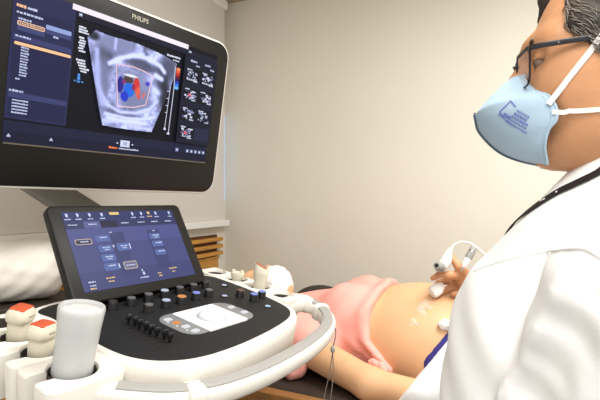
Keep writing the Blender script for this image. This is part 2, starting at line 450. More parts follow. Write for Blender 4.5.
# front handle rail
def rz_(x): return -.03
rail = [(.285, -.145, -.012), (.318, -.150, -.016), (.336, -.163, -.022), (.341, -.186, -.027), (.326, -.214, -.031), (.295, -.243, -.034), (.24, -.268, -.036), (.16, -.286, -.037), (.07, -.297, -.037), (-.02, -.299, -.037), (-.10, -.290, -.036), (-.16, -.268, -.034), (-.205, -.235, -.03), (-.235, -.195, -.03)]
railp = spline([(a, b, c) for a, b, c in rail], 6)
rp = [pf(p.x, p.y, p.z-.004) for p in railp]; pn = (PF.to_3x3() @ Vector((0, 0, 1)))
MB().tube(rp, 0, 20, flat=(.0165, .0160, 3.2), up=pn).build('handle_rail', M['plastic'], um, angle=60)
gp = [pf(p.x*.992, p.y+.0015, p.z+.0115) for p in railp[7:-4]]
# the grey grip lies on the inner side of the rail's top
MB().tube(gp, 0, 16, flat=(.0115, .0034, 3), up=pn).build('rail_grip', M['grey'], um, angle=60)
def clip(k, w=.016):
    p = rp[k]; t = (rp[min(k+2, len(rp)-1)]-rp[max(k-2, 0)]).normalized(); 
    a = [p-t*w*.5, p-t*w*.45, p+t*w*.45, p+t*w*.5]
    mb = MB(); mb.tube([a[0], a[-1]], 0, 24, flat=(.0200, .0190, 4), up=pn); return mb.build('rail_clip', M['plastic'], um, bevel=.0015)
clip(7, .034); clip(20, .016); clip(63, .026)
MB().tube([pf(.262, -.142, -.022), pf(.290, -.146, -.020), pf(.315, -.150, -.020)], 0, 20, flat=(.020, .018, 3.4), up=pn).build('rail_joint', M['plastic'], um, bevel=.002)
for k in (9, 61, 72):
    p = rp[k]; c = pf(.03, -.06, -.05); d = (c-p); d.z = 0; d.normalize()
    MB().tube([p-Vector((0, 0, .004)), p+d*.05-Vector((0, 0, .012))], 0, 12, flat=(.009, .006, 4), up=pn).build('rail_bracket', M['plastic'], um)

# touchscreen
TS = Matrix.Translation((0, .050, 1.1252)) @ Matrix.Rotation(-.5182, 4, 'X')
def slab(mb, x0, x1, z0, z1, r, y0, y1, bev, mx, mi=0):
    """rounded slab, front at y0 (towards the user), back at y1"""
    def R(i, y): return [(a, y, b) for a, b in rrect(x0+i, x1-i, z0+i, z1-i, max(r-i, .001))]
    mb.loft([R(bev, y1), R(bev*.3, y1-bev*.3), R(0, y1-bev), R(0, y0+bev), R(bev*.3, y0+bev*.3), R(bev, y0)], mx=mx, mi=mi)
mb = MB(); slab(mb, -.155, .157, -.103, .097, .012, .0006, .02, .003, TS)
mb.build('touchscreen', M['black'], um, angle=50); ts = bpy.data.objects['touchscreen']
MB().box((0, .05, 0), (.16, .06, .1), mx=TS).build('touchscreen_mount', M['black'], um, bevel=.01)
# monitor
MN = Matrix.Translation((.0842, .184, CAMZ+.2582)) @ Matrix.Rotation(.1587, 4, 'X') @ Matrix.Rotation(.0096, 4, 'Y')
mb = MB(); slab(mb, -.3095, .3095, -.2365, .1865, .040, .0006, .016, .004, MN)
mo = mb.build('monitor', M['black'], um, angle=50)
mb = MB(); slab(mb, -.3148, .3148, -.2415, .1918, .045, .0035, .03, .004, MN)
def Rb(i, y): return [(a, y, b) for a, b in rrect(-.3135+i, .3135-i, -.2395+i, .1905-i, .03)]
mb.loft([Rb(.006, .029), Rb(.03, .045), Rb(.1, .06)], mx=MN); mb.build('rear_housing', M['plastic'], mo, angle=50)
# articulated monitor arm
ax = Vector((-.10, .27, 0))
def bar(a, b, w, t, name, m, up=(0, 0, 1)):
    return MB().tube([a, b], 0, 20, flat=(w, t, 5), up=Vector(up)).build(name, m, um, bevel=.003)
bar(MN @ Vector((0, .05, .0)), MN @ Vector((0, .09, .0)), .05, .05, 'monitor_bracket', M['dgrey'])
pa = Vector((-.029, .476, 1.292)); pb = Vector((.085, .225, 1.135))
bar(MN @ Vector((0, .055, .0)), pa+Vector((0, 0, .03)), .04, .02, 'upper_arm', M['dgrey'], up=(0, -1, 1))
bar(pa, pb, .037, .014, 'monitor_arm', M['dgrey'], up=(0, -1, 0))
bar(pb+Vector((0, 0, .03)), Vector((.04, .12, .93)), .04, .03, 'arm_post', M['dgrey'], up=(0, -1, 0))

# ---- screen pictures
EC = {}
def em(c, st=1.):
    k = (c, round(st, 2))
    if k not in EC: EC[k] = emis('screen_light_%d' % len(EC), rgb(*c), st)
    return EC[k]
class Screen:
    def __init__(s, mx, parent): s.mx = mx; s.parent = parent; s.lay = 0; 
    def put(s, name, rects, col, st=1., lift=None):
        """flat lit shapes: rects (x0, z0, x1, z1) or polygons"""
        s.lay += 1; y = -.00012*s.lay if lift is None else lift
        if name in ('side_panel', 'soft_button', 'menu_button', 'toolbar_icon', 'thumbnail', 'button_group', 'thumbnail_panel') and len(rects) > 1 and lift is None:
            for r in rects: s.put(name, [r], col, st, y)
            return
        mb = MB()
        for r in rects:
            if isinstance(r[0], (tuple, list)): vs = [(a, y, b) for a, b in r]
            else:
                x0, z0, x1, z1 = r; vs = [(x0, y, z0), (x1, y, z0), (x1, y, z1), (x0, y, z1)]
            mb.add(vs, [tuple(range(len(vs)))], mx=s.mx)
        o = mb.build(name, em(col, st), s.parent, smooth=False)
        if 'text' in name or name in ('thumbnail_detail', 'scale_line'): o['kind'] = 'stuff'
        return o
def words(x, z, w, h, seed=0, gap=.3):
    """a line of illegible small type: irregular dashes"""
    r = random.Random(seed); out = []; X = x
    while X < x+w-.001:
        L = min(r.uniform(.6, 1.5)*h*1.1, x+w-X); out.append((X, z+h*r.uniform(0, .12), X+L, z+h*r.uniform(.75, 1.))); X += L+h*gap*r.uniform(.5, 1.3)
    return out
def stroke(pts, w):
    out = []
    for a, b in zip(pts[:-1], pts[1:]):
        a, b = Vector(a), Vector(b); d = (b-a); n = Vector((-d.y, d.x)).normalized()*w/2
        out.append([tuple(a-n), tuple(b-n), tuple(b+n), tuple(a+n)])
    return out
sm = Screen(MN, mo)
sm.put('screen', [(-.267, -.150, .265, .149)], (12, 12, 20))
sm.put('toolbar', [(-.267, -.150, .265, -.107)], (26, 28, 50))
sm.put('toolbar', [(-.267, -.128, .265, -.107)], (32, 35, 60))
sm.put('side_panel', [(-.267, -.103, -.145, .149)], (42, 45, 82))
sm.put('side_panel', [(-.262, -.05, -.150, .05), (-.262, -.0975, -.1505, -.062), (-.262, .092, -.15, .108)], (36, 39, 72))
sm.put('side_panel', [(-.2625, -.062, -.148, -.0515), (-.2625, .0475, -.148, .058)], (62, 66, 112))
sm.put('header_bar', [(-.154, .139, .159, .1505)], (244, 232, 244), 1.1)
sm.put('info_strip', [(-.143, .126, .265, .138)], (30, 31, 48))
sm.put('screen_text', words(-.261, .109, .018, .006, 1, .12), (250, 196, 150))
t = words(-.241, .109, .018, .006, 2, .15)+words(-.260, .0975, .049, .0045, 3)+words(-.256, .0865, .024, .004, 4)+words(-.259, .0535, .03, .004, 5)
t += words(-.240, .070, .016, .0045, 6)+words(-.188, .070, .012, .0045, 7)+words(-.2625, -.0525+.0015, .026, .005, 8)
for k in range(11): t += words(-.247, .034-.0053*k, .013+.004*random.random(), .0035, 20+k, .2)
t += words(-.253, -.027, .008, .0035, 33)
for k in range(5): t += words(-.2555, -.068-.006*k, .03, .0035, 40+k, .15)
t += words(-.139, .13, .008, .006, 50)
sm.put('screen_text', t, (196, 204, 236))
t = []
for k in range(3): t += words(-.137, .107-.0052*k, .017+.003*k, .0042, 60+k, .1)
for k in range(6): t += words(-.135+.002*(k % 2), .085-.0055*k, .011+.006*random.random(), .0045, 70+k, .1)
for k in range(5): t += words(-.137+.003*k, .038-.0055*k, .014+.008*random.random(), .0045, 80+k, .1)
sm.put('screen_text', t, (232, 236, 250))
sm.put('body_mark', [[(-.1275+.003*math.cos(a), .009+.0035*math.sin(a)) for a in [i*math.pi/5 for i in range(10)]], [(-.130, .006), (-.125, .006), (-.1235, -.001), (-.1315, -.001)], (-.1375, -.006, -.134, -.003), (-.131, -.007, -.124, -.003), (-.121, -.006, -.1165, -.003)], (84, 150, 226))
# buttons in the side panel
bo = rrect(-.2577, -.2057, .0755, .0845, .003, 3)
sm.put('menu_button', [bo], (244, 200, 170)); sm.put('menu_button', [rrect(-.2555, -.2079, .0775, .0825, .002, 3)], (70, 50, 60)); sm.put('menu_text', words(-.2535, .0785, .044, .003, 90), (230, 190, 160))
sm.put('menu_button', [rrect(-.2045, -.152, .083, .092, .002, 3)], (150, 168, 222)); sm.put('menu_button', [rrect(-.2045, -.152, .074, .0825, .002, 3), rrect(-.2577, -.2057, .066, .0745, .002, 3)], (66, 72, 120))
sm.put('selection_bar', [rrect(-.2605, -.149, .0385, .0445, .0025, 3)], (252, 196, 150), 1.1)
sm.put('toolbar_icon', [(-.2605, -.139, -.2535, -.136), [(-.26, -.136), (-.254, -.136), (-.257, -.132)], (-.178, -.138, -.171, -.135), [(-.177, -.135), (-.172, -.135), (-.1745, -.131)]], (186, 192, 222))
sm.put('toolbar_icon', [(-.0125, -.133, .0125, -.1175), (-.0225, -.127, -.0185, -.124), (.0185, -.127, .0225, -.124)], (214, 220, 244))
sm.put('toolbar_icon', [(-.005, -.129, .005, -.1215)], (168, 178, 224))
sm.put('toolbar_text', words(-.042, -.1395, .022, .0045, 95, .1), (250, 130, 70)); sm.put('toolbar_text', words(-.016, -.1395, .056, .004, 96, .2), (200, 206, 232))
sm.put('toolbar_icon', [(.151+.0, -.129, .161, -.119)]+[(.187+.0145*k, -.1285, .1965+.0145*k, -.1195) for k in range(5)], (120, 128, 170))
sm.put('toolbar_icon', [(.1535, -.1265, .1585, -.1215)]+[(.189+.0145*k, -.1265, .1945+.0145*k, -.1215) for k in range(5)], (206, 212, 240))
# ultrasound picture: a grid with its picture as a colour attribute, as a display shows it
SEC = [(-.1191, .0914), (-.1028, .111), (-.0713, .1085), (0.0, .111), (.0439, .108), (.0833, .1035), (.1235, .0931), (.1185, .0509), (.1071, .0182), (.0691, -.0886), (.0, -.091), (-.0644, -.0896), (-.0788, -.0469), (-.0939, .0053)]
def in_poly(X, Z, poly):
    ins = np.zeros(X.shape, bool); n = len(poly)
    for i in range(n):
        x1, z1 = poly[i-1]; x2, z2 = poly[i]
        c = ((z1 > Z) != (z2 > Z)) & (X < (x2-x1)*(Z-z1)/((z2-z1) if z2 != z1 else 1e-9)+x1); ins ^= c
    return ins
def blur_noise(nx, nz, s, seed):
    r = np.random.default_rng(seed); g = r.random((int(nz/s)+3, int(nx/s)+3))
    yy = np.arange(nz)/s; xx = np.arange(nx)/s; y0 = yy.astype(int); x0 = xx.astype(int); fy = (yy-y0)[:, None]; fx = (xx-x0)[None]
    fy = fy*fy*(3-2*fy); fx = fx*fx*(3-2*fx)
    return g[y0][:, x0]*(1-fy)*(1-fx)+g[y0+1][:, x0]*fy*(1-fx)+g[y0][:, x0+1]*(1-fy)*fx+g[y0+1][:, x0+1]*fy*fx
def seg_d(X, Z, pts):
    d = np.full(X.shape, 9.)
    for a, b in zip(pts[:-1], pts[1:]):
        a = np.array(a); b = np.array(b); ab = b-a; L = (ab*ab).sum()
        t_ = np.clip(((X-a[0])*ab[0]+(Z-a[1])*ab[1])/L, 0, 1); d = np.minimum(d, np.hypot(X-a[0]-t_*ab[0], Z-a[1]-t_*ab[1]))
    return d
def echo():
    nx, nz = 240, 200; xs = np.linspace(-.121, .126, nx); zs = np.linspace(-.092, .1115, nz); X, Z = np.meshgrid(xs, zs)
    N = .5*blur_noise(nx, nz, 18, 1)+.3*blur_noise(nx, nz, 7, 2)+.2*blur_noise(nx, nz, 3, 3)
    I = .66+.75*(N-.5)
    def blob(cx, cz, rx, rz, v, soft=1., rot=0.):
        nonlocal I
        c, s_ = math.cos(rot), math.sin(rot); x = (X-cx)*c+(Z-cz)*s_; z = -(X-cx)*s_+(Z-cz)*c
        w = np.clip(1.45-np.sqrt((x/rx)**2+(z/rz)**2)*.9, 0, 1)*soft; w = w*w*(3-2*w); I = I*(1-w)+v*w
    blob(-.078, .062, .026, .03, .30, .9, -.6); blob(-.05, .095, .05, .02, .55); blob(.02, .065, .05, .013, .33, .9, -.1); blob(.10, .075, .026, .03, .36, .9)
    blob(-.105, .098, .012, .008, .22); blob(.085, .028, .02, .05, .30, .8, .25); blob(.10, .0, .014, .06, .22, .9, .22); blob(-.075, .0, .016, .06, .5)
    blob(.005, .008, .05, .05, .5, .7); blob(-.02, -.055, .05, .01, .4, .7); blob(.02, -.025, .04, .015, .52)
    for pts, w, v in [([(-.062, .050), (-.034, .0685), (-.0057, .081), (.0195, .0855), (.0466, .083), (.0754, .0745), (.0886, .0632)], .0042, .95),
                      ([(-.075, -.02), (-.06, -.0414), (-.023, -.053), (.0202, -.049), (.056, -.034), (.0755, -.0128)], .0035, .82),
                      ([(-.06, -.062), (-.0048, -.0652), (.04, -.0612), (.075, -.05)], .003, .85), ([(-.062, -.078), (-.02, -.075), (.03, -.083), (.066, -.083)], .004, .8),
                      ([(-.055, -.07), (-.01, -.072), (.05, -.07)], .0025, .9), ([(-.052, .085), (-.052, .11)], .003, .75), ([(.064, .05), (.082, .045)], .005, .95),
                      ([(.065, .015), (.075, .01)], .008, .85), ([(.067, -.002), (.072, -.008)], .006, .8), ([(-.095, .07), (-.085, .0), (-.07, -.04)], .006, .72)]:
        d = seg_d(X, Z, pts); w_ = np.exp(-(d/(w*1.25))**2)*(.8+.6*N); w_ = np.clip(w_, 0, 1); I = I*(1-w_)+v*w_
    I = np.clip(I, .05, 1)[..., None]
    C = np.clip((I-.5)*1.25+.55, 0, 1)*np.array([.88, .92, 1.2])
    def dab(cx, cz, rx, rz, col, rot=0.):
        nonlocal C
        c, s_ = math.cos(rot), math.sin(rot); x = (X-cx)*c+(Z-cz)*s_; z = -(X-cx)*s_+(Z-cz)*c
        w = np.clip((1.15-np.sqrt((x/rx)**2+(z/rz)**2)+.5*(N-.5))*3.5, 0, 1)[..., None]; C = C*(1-w)+np.array(col)*w
    dab(-.011, .024, .013, .008, (.30, .25, .25)); dab(-.004, .0345, .02, .003, (.93, .93, 1))
    dab(-.030, .009, 0.0088, 0.0180, (.16, .12, .55)); dab(-.006, .0, 0.0150, 0.0156, (.12, .42, .92)); dab(-.016, -.016, 0.0100, 0.0120, (.13, .22, .80), .4)
    dab(.0135, .014, 0.0075, 0.0192, (.86, .22, .20), .15); dab(.0185, .0, 0.0063, 0.0120, (.92, .40, .30)); dab(.022, -.010, .004, .006, (.85, .35, .36)); dab(.0345, -.004, .004, .008, (.86, .45, .45), -.4)
    dab(.043, .025, .006, .005, (.30, .26, .78)); dab(-.022, .017, .005, .005, (.55, .20, .45)); dab(.005, .009, .004, .008, (.55, .15, .3))
    ins = in_poly(X, Z, SEC)
    C = np.where(ins[..., None], np.clip(C, 0, 1), np.array([.03, .03, .045]))
    C = np.where(C <= .04045, C/12.92, ((C+.055)/1.055)**2.4)
    y = -.00012*(sm.lay+2)
    P = np.stack([X, np.full_like(X, y), Z], -1).reshape(-1, 3)
    mm = np.array(MN); P = P@mm[:3, :3].T+mm[:3, 3]
    ii = np.arange(nx*nz).reshape(nz, nx); q = np.stack([ii[:-1, :-1], ii[:-1, 1:], ii[1:, 1:], ii[1:, :-1]], -1)
    keep = (ins[:-1, :-1] | ins[1:, 1:]); q = q[keep].reshape(-1, 4)
    me = bpy.data.meshes.new('scan_picture'); me.from_pydata(P.tolist(), [], q.tolist())
    at_ = me.color_attributes.new('scan', 'FLOAT_COLOR', 'POINT'); at_.data.foreach_set('color', np.concatenate([C.reshape(-1, 3), np.ones((nx*nz, 1))], 1).astype(np.float32).ravel())
    m = bpy.data.materials.new('scan_display'); m.use_nodes = True; b = m.node_tree.nodes['Principled BSDF']
    n = m.node_tree.nodes.new('ShaderNodeVertexColor'); n.layer_name = 'scan'
    b.inputs['Base Color'].default_value = (.01, .01, .012, 1); b.inputs['Roughness'].default_value = .4; b.inputs['Specular IOR Level'].default_value = .08; b.inputs['Emission Strength'].default_value = 1.
    m.node_tree.links.new(n.outputs['Color'], b.inputs['Emission Color'])
    me.materials.append(m); o = bpy.data.objects.new('scan_picture', me); COL.objects.link(o); o.parent = mo
    sm.lay += 4
echo()
sm.put('colour_box', stroke([(-.0452, .0519), (-.0027, .0562), (.029, .0525), (.0557, .0466), (.0433, -.0258), (.01, -.037), (-.0317, -.0411), (-.0452, .0519)], .0022), (250, 206, 216))
sm.put('scale_line', stroke([(.1196, .085), (.1225, .03), (.1205, -.085)], .0022)+stroke([(.1113, .0342), (.1071, -.0735)], .0018)+[(.103, -.035+.018*k, .109, -.033+.018*k) for k in range(4)]+[(.104, -.078, .111, -.072), (.116, -.088, .124, -.083)], (216, 220, 244))
sm.put('screen_text', words(.09, .1055, .043, .005, 130, .2)+words(.11, .098, .02, .004, 131), (222, 226, 246))
for k, c in enumerate([(252, 150, 100), (235, 90, 60), (190, 50, 50), (110, 30, 50), (40, 30, 90), (40, 70, 190), (60, 130, 236), (110, 190, 250)]):
    sm.put('colour_scale', [(.1285, .078-.0068*k, .1405, .0848-.0068*k)], c, lift=-.0012)
# thumbnails
def thumb(x0, z0, x1, z1, k):
    r = random.Random(k); w, h = x1-x0, z1-z0
    lo = []; mid = []; hi = []
    for _ in range(34):
        a = x0+w*r.uniform(.08, .78); b = z0+h*r.uniform(.1, .78); s1 = w*r.uniform(.05, .17); s2 = h*r.uniform(.05, .15)
        ((lo, mid, hi)[r.randrange(3)]).append((a, b, a+s1, b+s2))
    hi += words(x0+.004, z0+h*.86, w*.35, .004, k)+words(x0+w*.6, z0+h*.04, w*.3, .004, k+1)
    return lo, mid, hi
L3 = [[], [], []]; bg = []; pk = []
cols = [(.1525, .2005), (.2065, .258)]; rows = [(.0575, .092), (.008, .041), (-.044, -.0095), (-.0925, -.0585)]
for ci, (a, b) in enumerate(cols):
    for ri, (c, d) in enumerate(rows):
        if ci == 1 and ri == 3: continue
        bg.append((a, c, b, d))
        for q, l in zip(L3, thumb(a, c, b, d, 200+ci*10+ri)): q += l
        if ri == 0: L3[2].append((a+.006, c+.004, b-.008, c+.006)); L3[2] += [(a+.008+.006*i, c+.004, a+.0095+.006*i, c+.009) for i in range(6)]
        if ci == 0 and ri in (1, 3): pk.append((a+.016, c+.012, a+.026, c+.02))
sm.put('thumbnail_panel', [(.147, -.104, .263, .126)], (27, 28, 46))
sm.put('thumbnail_panel', [(.2065, -.0925, .258, -.0585)], (40, 42, 68))
sm.put('thumbnail', bg, (13, 13, 22)); sm.put('thumbnail_detail', L3[0], (88, 92, 128)); sm.put('thumbnail_detail', L3[1], (150, 156, 196)); sm.put('thumbnail_detail', L3[2], (214, 218, 240)); sm.put('thumbnail_detail', pk, (214, 110, 130))
sm.put('screen_text', words(.155, .13, .01, .006, 140)+words(.165, .109, .022, .006, 141)+words(.185, .100, .012, .005, 142)+words(.215, .109, .02, .006, 143)+words(.236, .100, .014, .005, 144), (190, 196, 226))
MB().box((.0, -.0006, -.1515), (.53, .001, .003), mx=MN).build('screen_edge', mat('edge_trim', rgb(92, 84, 74), .4), mo, smooth=False)
def text(body, size, mx, m, parent, name, align='CENTER', ext=.0002):
    cu = bpy.data.curves.new(name, 'FONT'); cu.body = body; cu.size = size; cu.align_x = align; cu.align_y = 'CENTER'; cu.extrude = ext; cu.offset = .0003
    o0_ = bpy.data.objects.new(name, cu); COL.objects.link(o0_); bpy.context.view_layer.update()
    me = bpy.data.meshes.new_from_object(o0_.evaluated_get(bpy.context.evaluated_depsgraph_get())); bpy.data.objects.remove(o0_)
    me.materials.clear(); me.materials.append(m); o = bpy.data.objects.new(name, me); COL.objects.link(o); o.parent = parent; o.matrix_local = mx; return o
text('PHILIPS', .0145, MN @ Matrix.Translation((.008, -.0008, .1690)) @ Matrix.Rotation(math.pi/2, 4, 'X'), mat('logo_silver', rgb(176, 170, 156), .4), mo, 'logo')
for k in range(3):
    MB().box((.3125, .012, -.13-.016*k), (.003, .008, .009), mx=MN).build('side_button', mat('button_red', rgb(150, 60, 44), .5) if k == 0 else M['black'], mo, bevel=.001)
MB().box((-.02, .01, -.2395), (.012, .01, .003), mx=MN).build('power_button', M['dark'], mo, bevel=.001)

# touchscreen picture
tsn = Screen(TS, ts)
tsn.put('screen', [(-.131, -.082, .131, .082)], (76, 80, 130))
tsn.put('screen', [(-.131, -.082, .131, -.045)], (70, 74, 122)); tsn.put('screen', [(-.131, .012, .131, .045)], (82, 87, 142))
tsn.put('tab_row', [(-.131, .061, .131, .082)], (50, 56, 104)); tsn.put('tab_row', [(-.131, .0455, .131, .0605)], (54, 58, 98))
tsn.put('tab', [(-.0935, .0455, -.059, .0605)], (92, 97, 150)); tsn.put('tab', [(-.0585, .0455, -.022, .0605)], (40, 36, 62))
tsn.put('button_group', [rrect(-.046, -.015, -.06, .034, .004, 4), rrect(.042, .0745, -.055, .034, .004, 4)], (66, 70, 116))
bt = []; bh = []
for a, b, c, d in [(-.079, .015, -.049, .0285), (-.079, -.0075, -.049, .007), (-.079, -.0275, -.049, -.0125), (-.0795, -.047, -.049, -.031), (-.0395, -.008, -.010, .0085), (.0445, .0115, .073, .0255), (.0455, -.0065, .0735, .0075), (.0455, -.0265, .0725, -.0125)]:
    bt.append(rrect(a, c, b, d, .003, 3)); bh.append((a+.002, d-.0042, c-.002, d-.0018))
tsn.put('soft_button', bt, (92, 110, 168)); tsn.put('soft_button', [rrect(-.0385, -.008, -.0495, -.0325, .003, 3)], (188, 176, 172)); tsn.put('soft_button', [rrect(-.0365, -.010, -.0475, -.0345, .003, 3)], (112, 112, 140))
tsn.put('soft_button', [rrect(-.1225, -.0885, .0105, .0225, .004, 3)], (206, 186, 166)); tsn.put('soft_button', [rrect(-.121, -.09, .012, .021, .003, 3)], (62, 58, 88))
t = []
for k, (a, b, c, d) in enumerate([(-.079, .015, -.049, .0285), (-.079, -.0075, -.049, .007), (-.079, -.0275, -.049, -.0125), (-.0795, -.047, -.049, -.031), (-.0395, -.008, -.010, .0085), (.0445, .0115, .073, .0255), (.0455, -.0065, .0735, .0075), (.0455, -.0265, .0725, -.0125)]):
    t += words(a+.008, (b+d)/2, .016, .003, 300+k)
    if k in (1, 2, 4, 5): t += words(a+.011, (b+d)/2-.0045, .01, .0025, 320+k)
t += words(-.033, -.0425, .02, .003, 340)+words(-.112, .0155, .016, .003, 341)+words(-.047, .0315, .006, .003, 342)+words(.056, .0295, .006, .003, 343)
for k, x in enumerate([-.1235, -.102, -.0771, -.0511, .0202, .0425, .0804, .1176]):
    t += [(x-.0025, .0715, x+.0025, .0775), (x-.0015, .0695, x+.0015, .0715)]+words(x-.006, .0635, .012, .003, 350+k)
for k, x in enumerate([-.1169, -.0766, -.0046, .0357, .0701, .107]): t += words(x-.009, .0515, .018, .003, 370+k)
t += words(-.12, -.0665, .014, .0032, 380)+words(-.119, -.0735, .012, .0032, 381)+[(-.0025, -.0655, .0025, -.059), (-.003, -.0575, .0, -.053)]+words(-.011, -.0725, .02, .0032, 382)
tsn.put('screen_text', t, (204, 214, 246))
tsn.put('soft_button', [(-.0487, .0, -.046, .0055), (-.012, -.006, -.0098, .006), (-.0495, -.0445, -.047, -.035)], (220, 228, 250))
t = words(-.084, -.0635, .02, .0032, 390)+words(-.081, -.0705, .012, .0032, 391)+words(.064, -.062, .02, .0032, 392)+words(.069, -.069, .008, .0032, 393)+words(-.12, -.0795, .012, .0032, 394)+words(.032, -.0685, .01, .0032, 395)+words(.033, -.0745, .008, .003, 396)
t += [(-.034, .072, -.012, .0785)]+[(.0575, .0715, .064, .0775)]+words(.055, .0645, .013, .003, 397)
tsn.put('screen_text', t, (236, 200, 130))

# ================================================================== THINGS IN THE HOLDERS
def place(o, local, rz=0., tilt=(0, 0, 0)):
    o.matrix_world = MW @ Matrix.Translation(local) @ Matrix.Rotation(TL, 4, 'X') @ Matrix.Rotation(rz, 4, 'Z') @ Euler(tilt).to_matrix().to_4x4()
    return o
def sq_loft(mb, prof, q=3.2, n=28, mi=0):
    """prof: (half x, half y, z)"""
    R = []
    for hx, hy, z in prof:
        r = []
        for i in range(n):
            a = 2*math.pi*i/n; c, s_ = math.cos(a), math.sin(a)
            r.append((math.copysign(abs(c)**(2/q), c)*hx, math.copysign(abs(s_)**(2/q), s_)*hy, z))
        R.append(r)
    return mb.loft(R, mi=mi)
def left_probe(local, rz, tilt, label, hgt=0.):
    e = empty('ultrasound_probe'); tag(e, label, 'ultrasound probe', 'probes in the left holders')
    mb = MB(); sq_loft(mb, [(.0145, .0145, -.03), (.0185, .018, -.01), (.0195, .0185, .008), (.0190, .018, .024+hgt), (.0225, .0205, .026+hgt), (.0245, .0215, .034+hgt), (.0235, .0205, .043+hgt), (.0175, .016, .0505+hgt)])
    mb.build('handle', M['probe'], e, angle=50)
    mb = MB(); sq_loft(mb, [(.0172, .0155, .0495+hgt), (.0165, .015, .0515+hgt), (.015, .0135, .0524+hgt)], q=6); mb.build('orange_face', M['orange'], e)
    mb = MB()
    for x0, w in ((-.006, .004), (-.001, .002), (.002, .003), (.007, .0015)): mb.box((x0+w/2, -.0213, .037+hgt), (w, .0006, .003))
    o = mb.build('print', M['grey'], e, smooth=False)
    mb = MB(); mb.tube(spline([(0, 0, -.028), (0, 0, -.07), (-.01, 0, -.12), (-.012, .005, -.25), (-.03, .02, -.42)], 6), [.006]*6+[.0042]*19, 10); mb.build('cable', M['plastic2'], e)
    place(e, local, rz, tilt); e.matrix_world = e.matrix_world @ Matrix.Scale(.80, 4); return e
left_probe(pf(-.257, -.0255, 0), .5, (.06, -.05, 0), 'cream ultrasound probe with orange face, further from the gel bottle than its neighbour', .003)
left_probe(pf(-.257, -.091, 0), .35, (0, .02, 0), 'cream ultrasound probe with orange face, standing right beside the upturned gel bottle', -.004)
# right probes
e = empty('ultrasound_probe'); tag(e, 'short white endocavity style probe end with a notched top in the rear right holder', 'ultrasound probe', 'probes in the right holders')
mb = MB(); sq_loft(mb, [(.011, .011, -.035), (.0135, .0135, -.005), (.014, .014, .006), (.0185, .0145, .013), (.0195, .0145, .02), (.0185, .014, .0245)], q=2.6)
mb.build('body', M['probe'], e)
for s_ in (-1, 1): MB().lathe([(.006, .02), (.0062, .027), (.0045, .031), (0, .0318)], 14, mx=Matrix.Translation((s_*.012, 0, 0))).build('prong', M['probe'], e)
e['label'] = 'short white ultrasound probe with a notched top standing in the rear right holder'
place(e, pf(.27, .013, -.002), -.957); e.matrix_world = e.matrix_world @ Matrix.Scale(.87, 4)
e = empty('ultrasound_probe'); tag(e, 'tall white ultrasound probe with a slanted brownish tip beside the notched probe', 'ultrasound probe', 'probes in the right holders')
mb = MB(); sq_loft(mb, [(.013, .013, -.04), (.0155, .0155, -.01), (.0165, .0160, .004), (.0165, .0155, .026), (.0195, .0165, .034), (.0205, .017, .046)], q=2.8); mb.build('handle', M['probe'], e)
mb = MB()
R = []
for z, k in ((.045, 1.), (.058, .97), (.0635, .86)):
    r = []
    for i in range(28):
        a = 2*math.pi*i/28; c, s_ = math.cos(a), math.sin(a); x = math.copysign(abs(c)**.7, c)*.0203*k; yy = math.copysign(abs(s_)**.7, s_)*.0168*k
        r.append((x, yy, z-(x*.38 if z > .05 else 0)))
    R.append(r)
mb.loft(R); mb.build('head', M['probe'], e)
mb = MB(); r0 = [(p[0]*.93, p[1]*.85, p[2]+.0002) for p in R[-1]]; r1 = [(p[0]*.85, p[1]*.7, p[2]+.0022) for p in R[-1]]
mb.loft([r0, r1]); mb.build('tip', M['brown'], e)
place(e, pf(.27, -.059, -.004), -.957); e.matrix_world = e.matrix_world @ Matrix.Scale(.88, 4)
# upturned gel bottle
e = empty('gel_bottle'); tag(e, 'translucent upturned gel bottle standing in the front left holder', 'bottle')
mb = MB(); mb.lathe([(.006, -.045), (.008, -.03), (.012, -.028), (.024, -.016), (.0265, -.006), (.027, .02), (.0282, .055), (.0302, .078), (.0302, .0825), (.029, .0855), (.0265, .0862), (.0245, .0845), (.019, .0838), (.0175, .0852), (.012, .0842), (0, .084)], 40); mb.build('bottle_body', M['clear'], e, angle=70)
mb = MB(); mb.lathe([(.0, -.02), (.022, -.014), (.0252, -.004), (.0258, .02), (.0270, .055), (.0286, .076), (.027, .0785), (.02, .077), (0, .078)], 36); mb.build('gel_fill', M['gelin'], e)
MB().lathe([(.011, -.055), (.011, -.03), (.007, -.029)], 20).build('nozzle_cap', M['white'], e)
place(e, pf(-.252, -.168, .0), 0, (.0, .07, 0))
# hanging cord on the rail
pc = MW @ rp[35]; tg_ = (MW.to_3x3() @ (rp[37]-rp[33])).normalized(); ou_ = tg_.cross(Vector((0, 0, 1))); ou_ = ou_ if ou_.y < 0 or ou_.x > 0 else -ou_
if ou_.dot((pc-MW @ pf(.03, -.06))) < 0: ou_ = -ou_

cl = empty('hanging_cord', pc, math.atan2(ou_.y, ou_.x)); tag(cl, 'thin grey looped cord hanging from the front handle rail clip', 'cord')
MB().tube(spline([(.0215, -.002, .012), (.0225, -.002, .004), (.022, -.006, -.008), (.018, -.012, -.026)], 5), .0016, 8).build('loop', M['cord'], cl)
MB().lathe([(.003, -.036), (.0048, -.033), (.0048, -.026), (.003, -.023)], 14, mx=Matrix.Translation((.018, -.012, 0))).build('toggle', M['grey'], cl)
for s_ in (-1, 1):
    MB().tube(spline([(.018, -.012, -.034), (.018+s_*.004-.003, -.013, -.08), (.018+s_*.007-.012, -.014, -.14), (s_*.004, -.013, -.2), (0, -.013, -.205)], 6), .0011, 6).build('strand', M['cord'], cl)

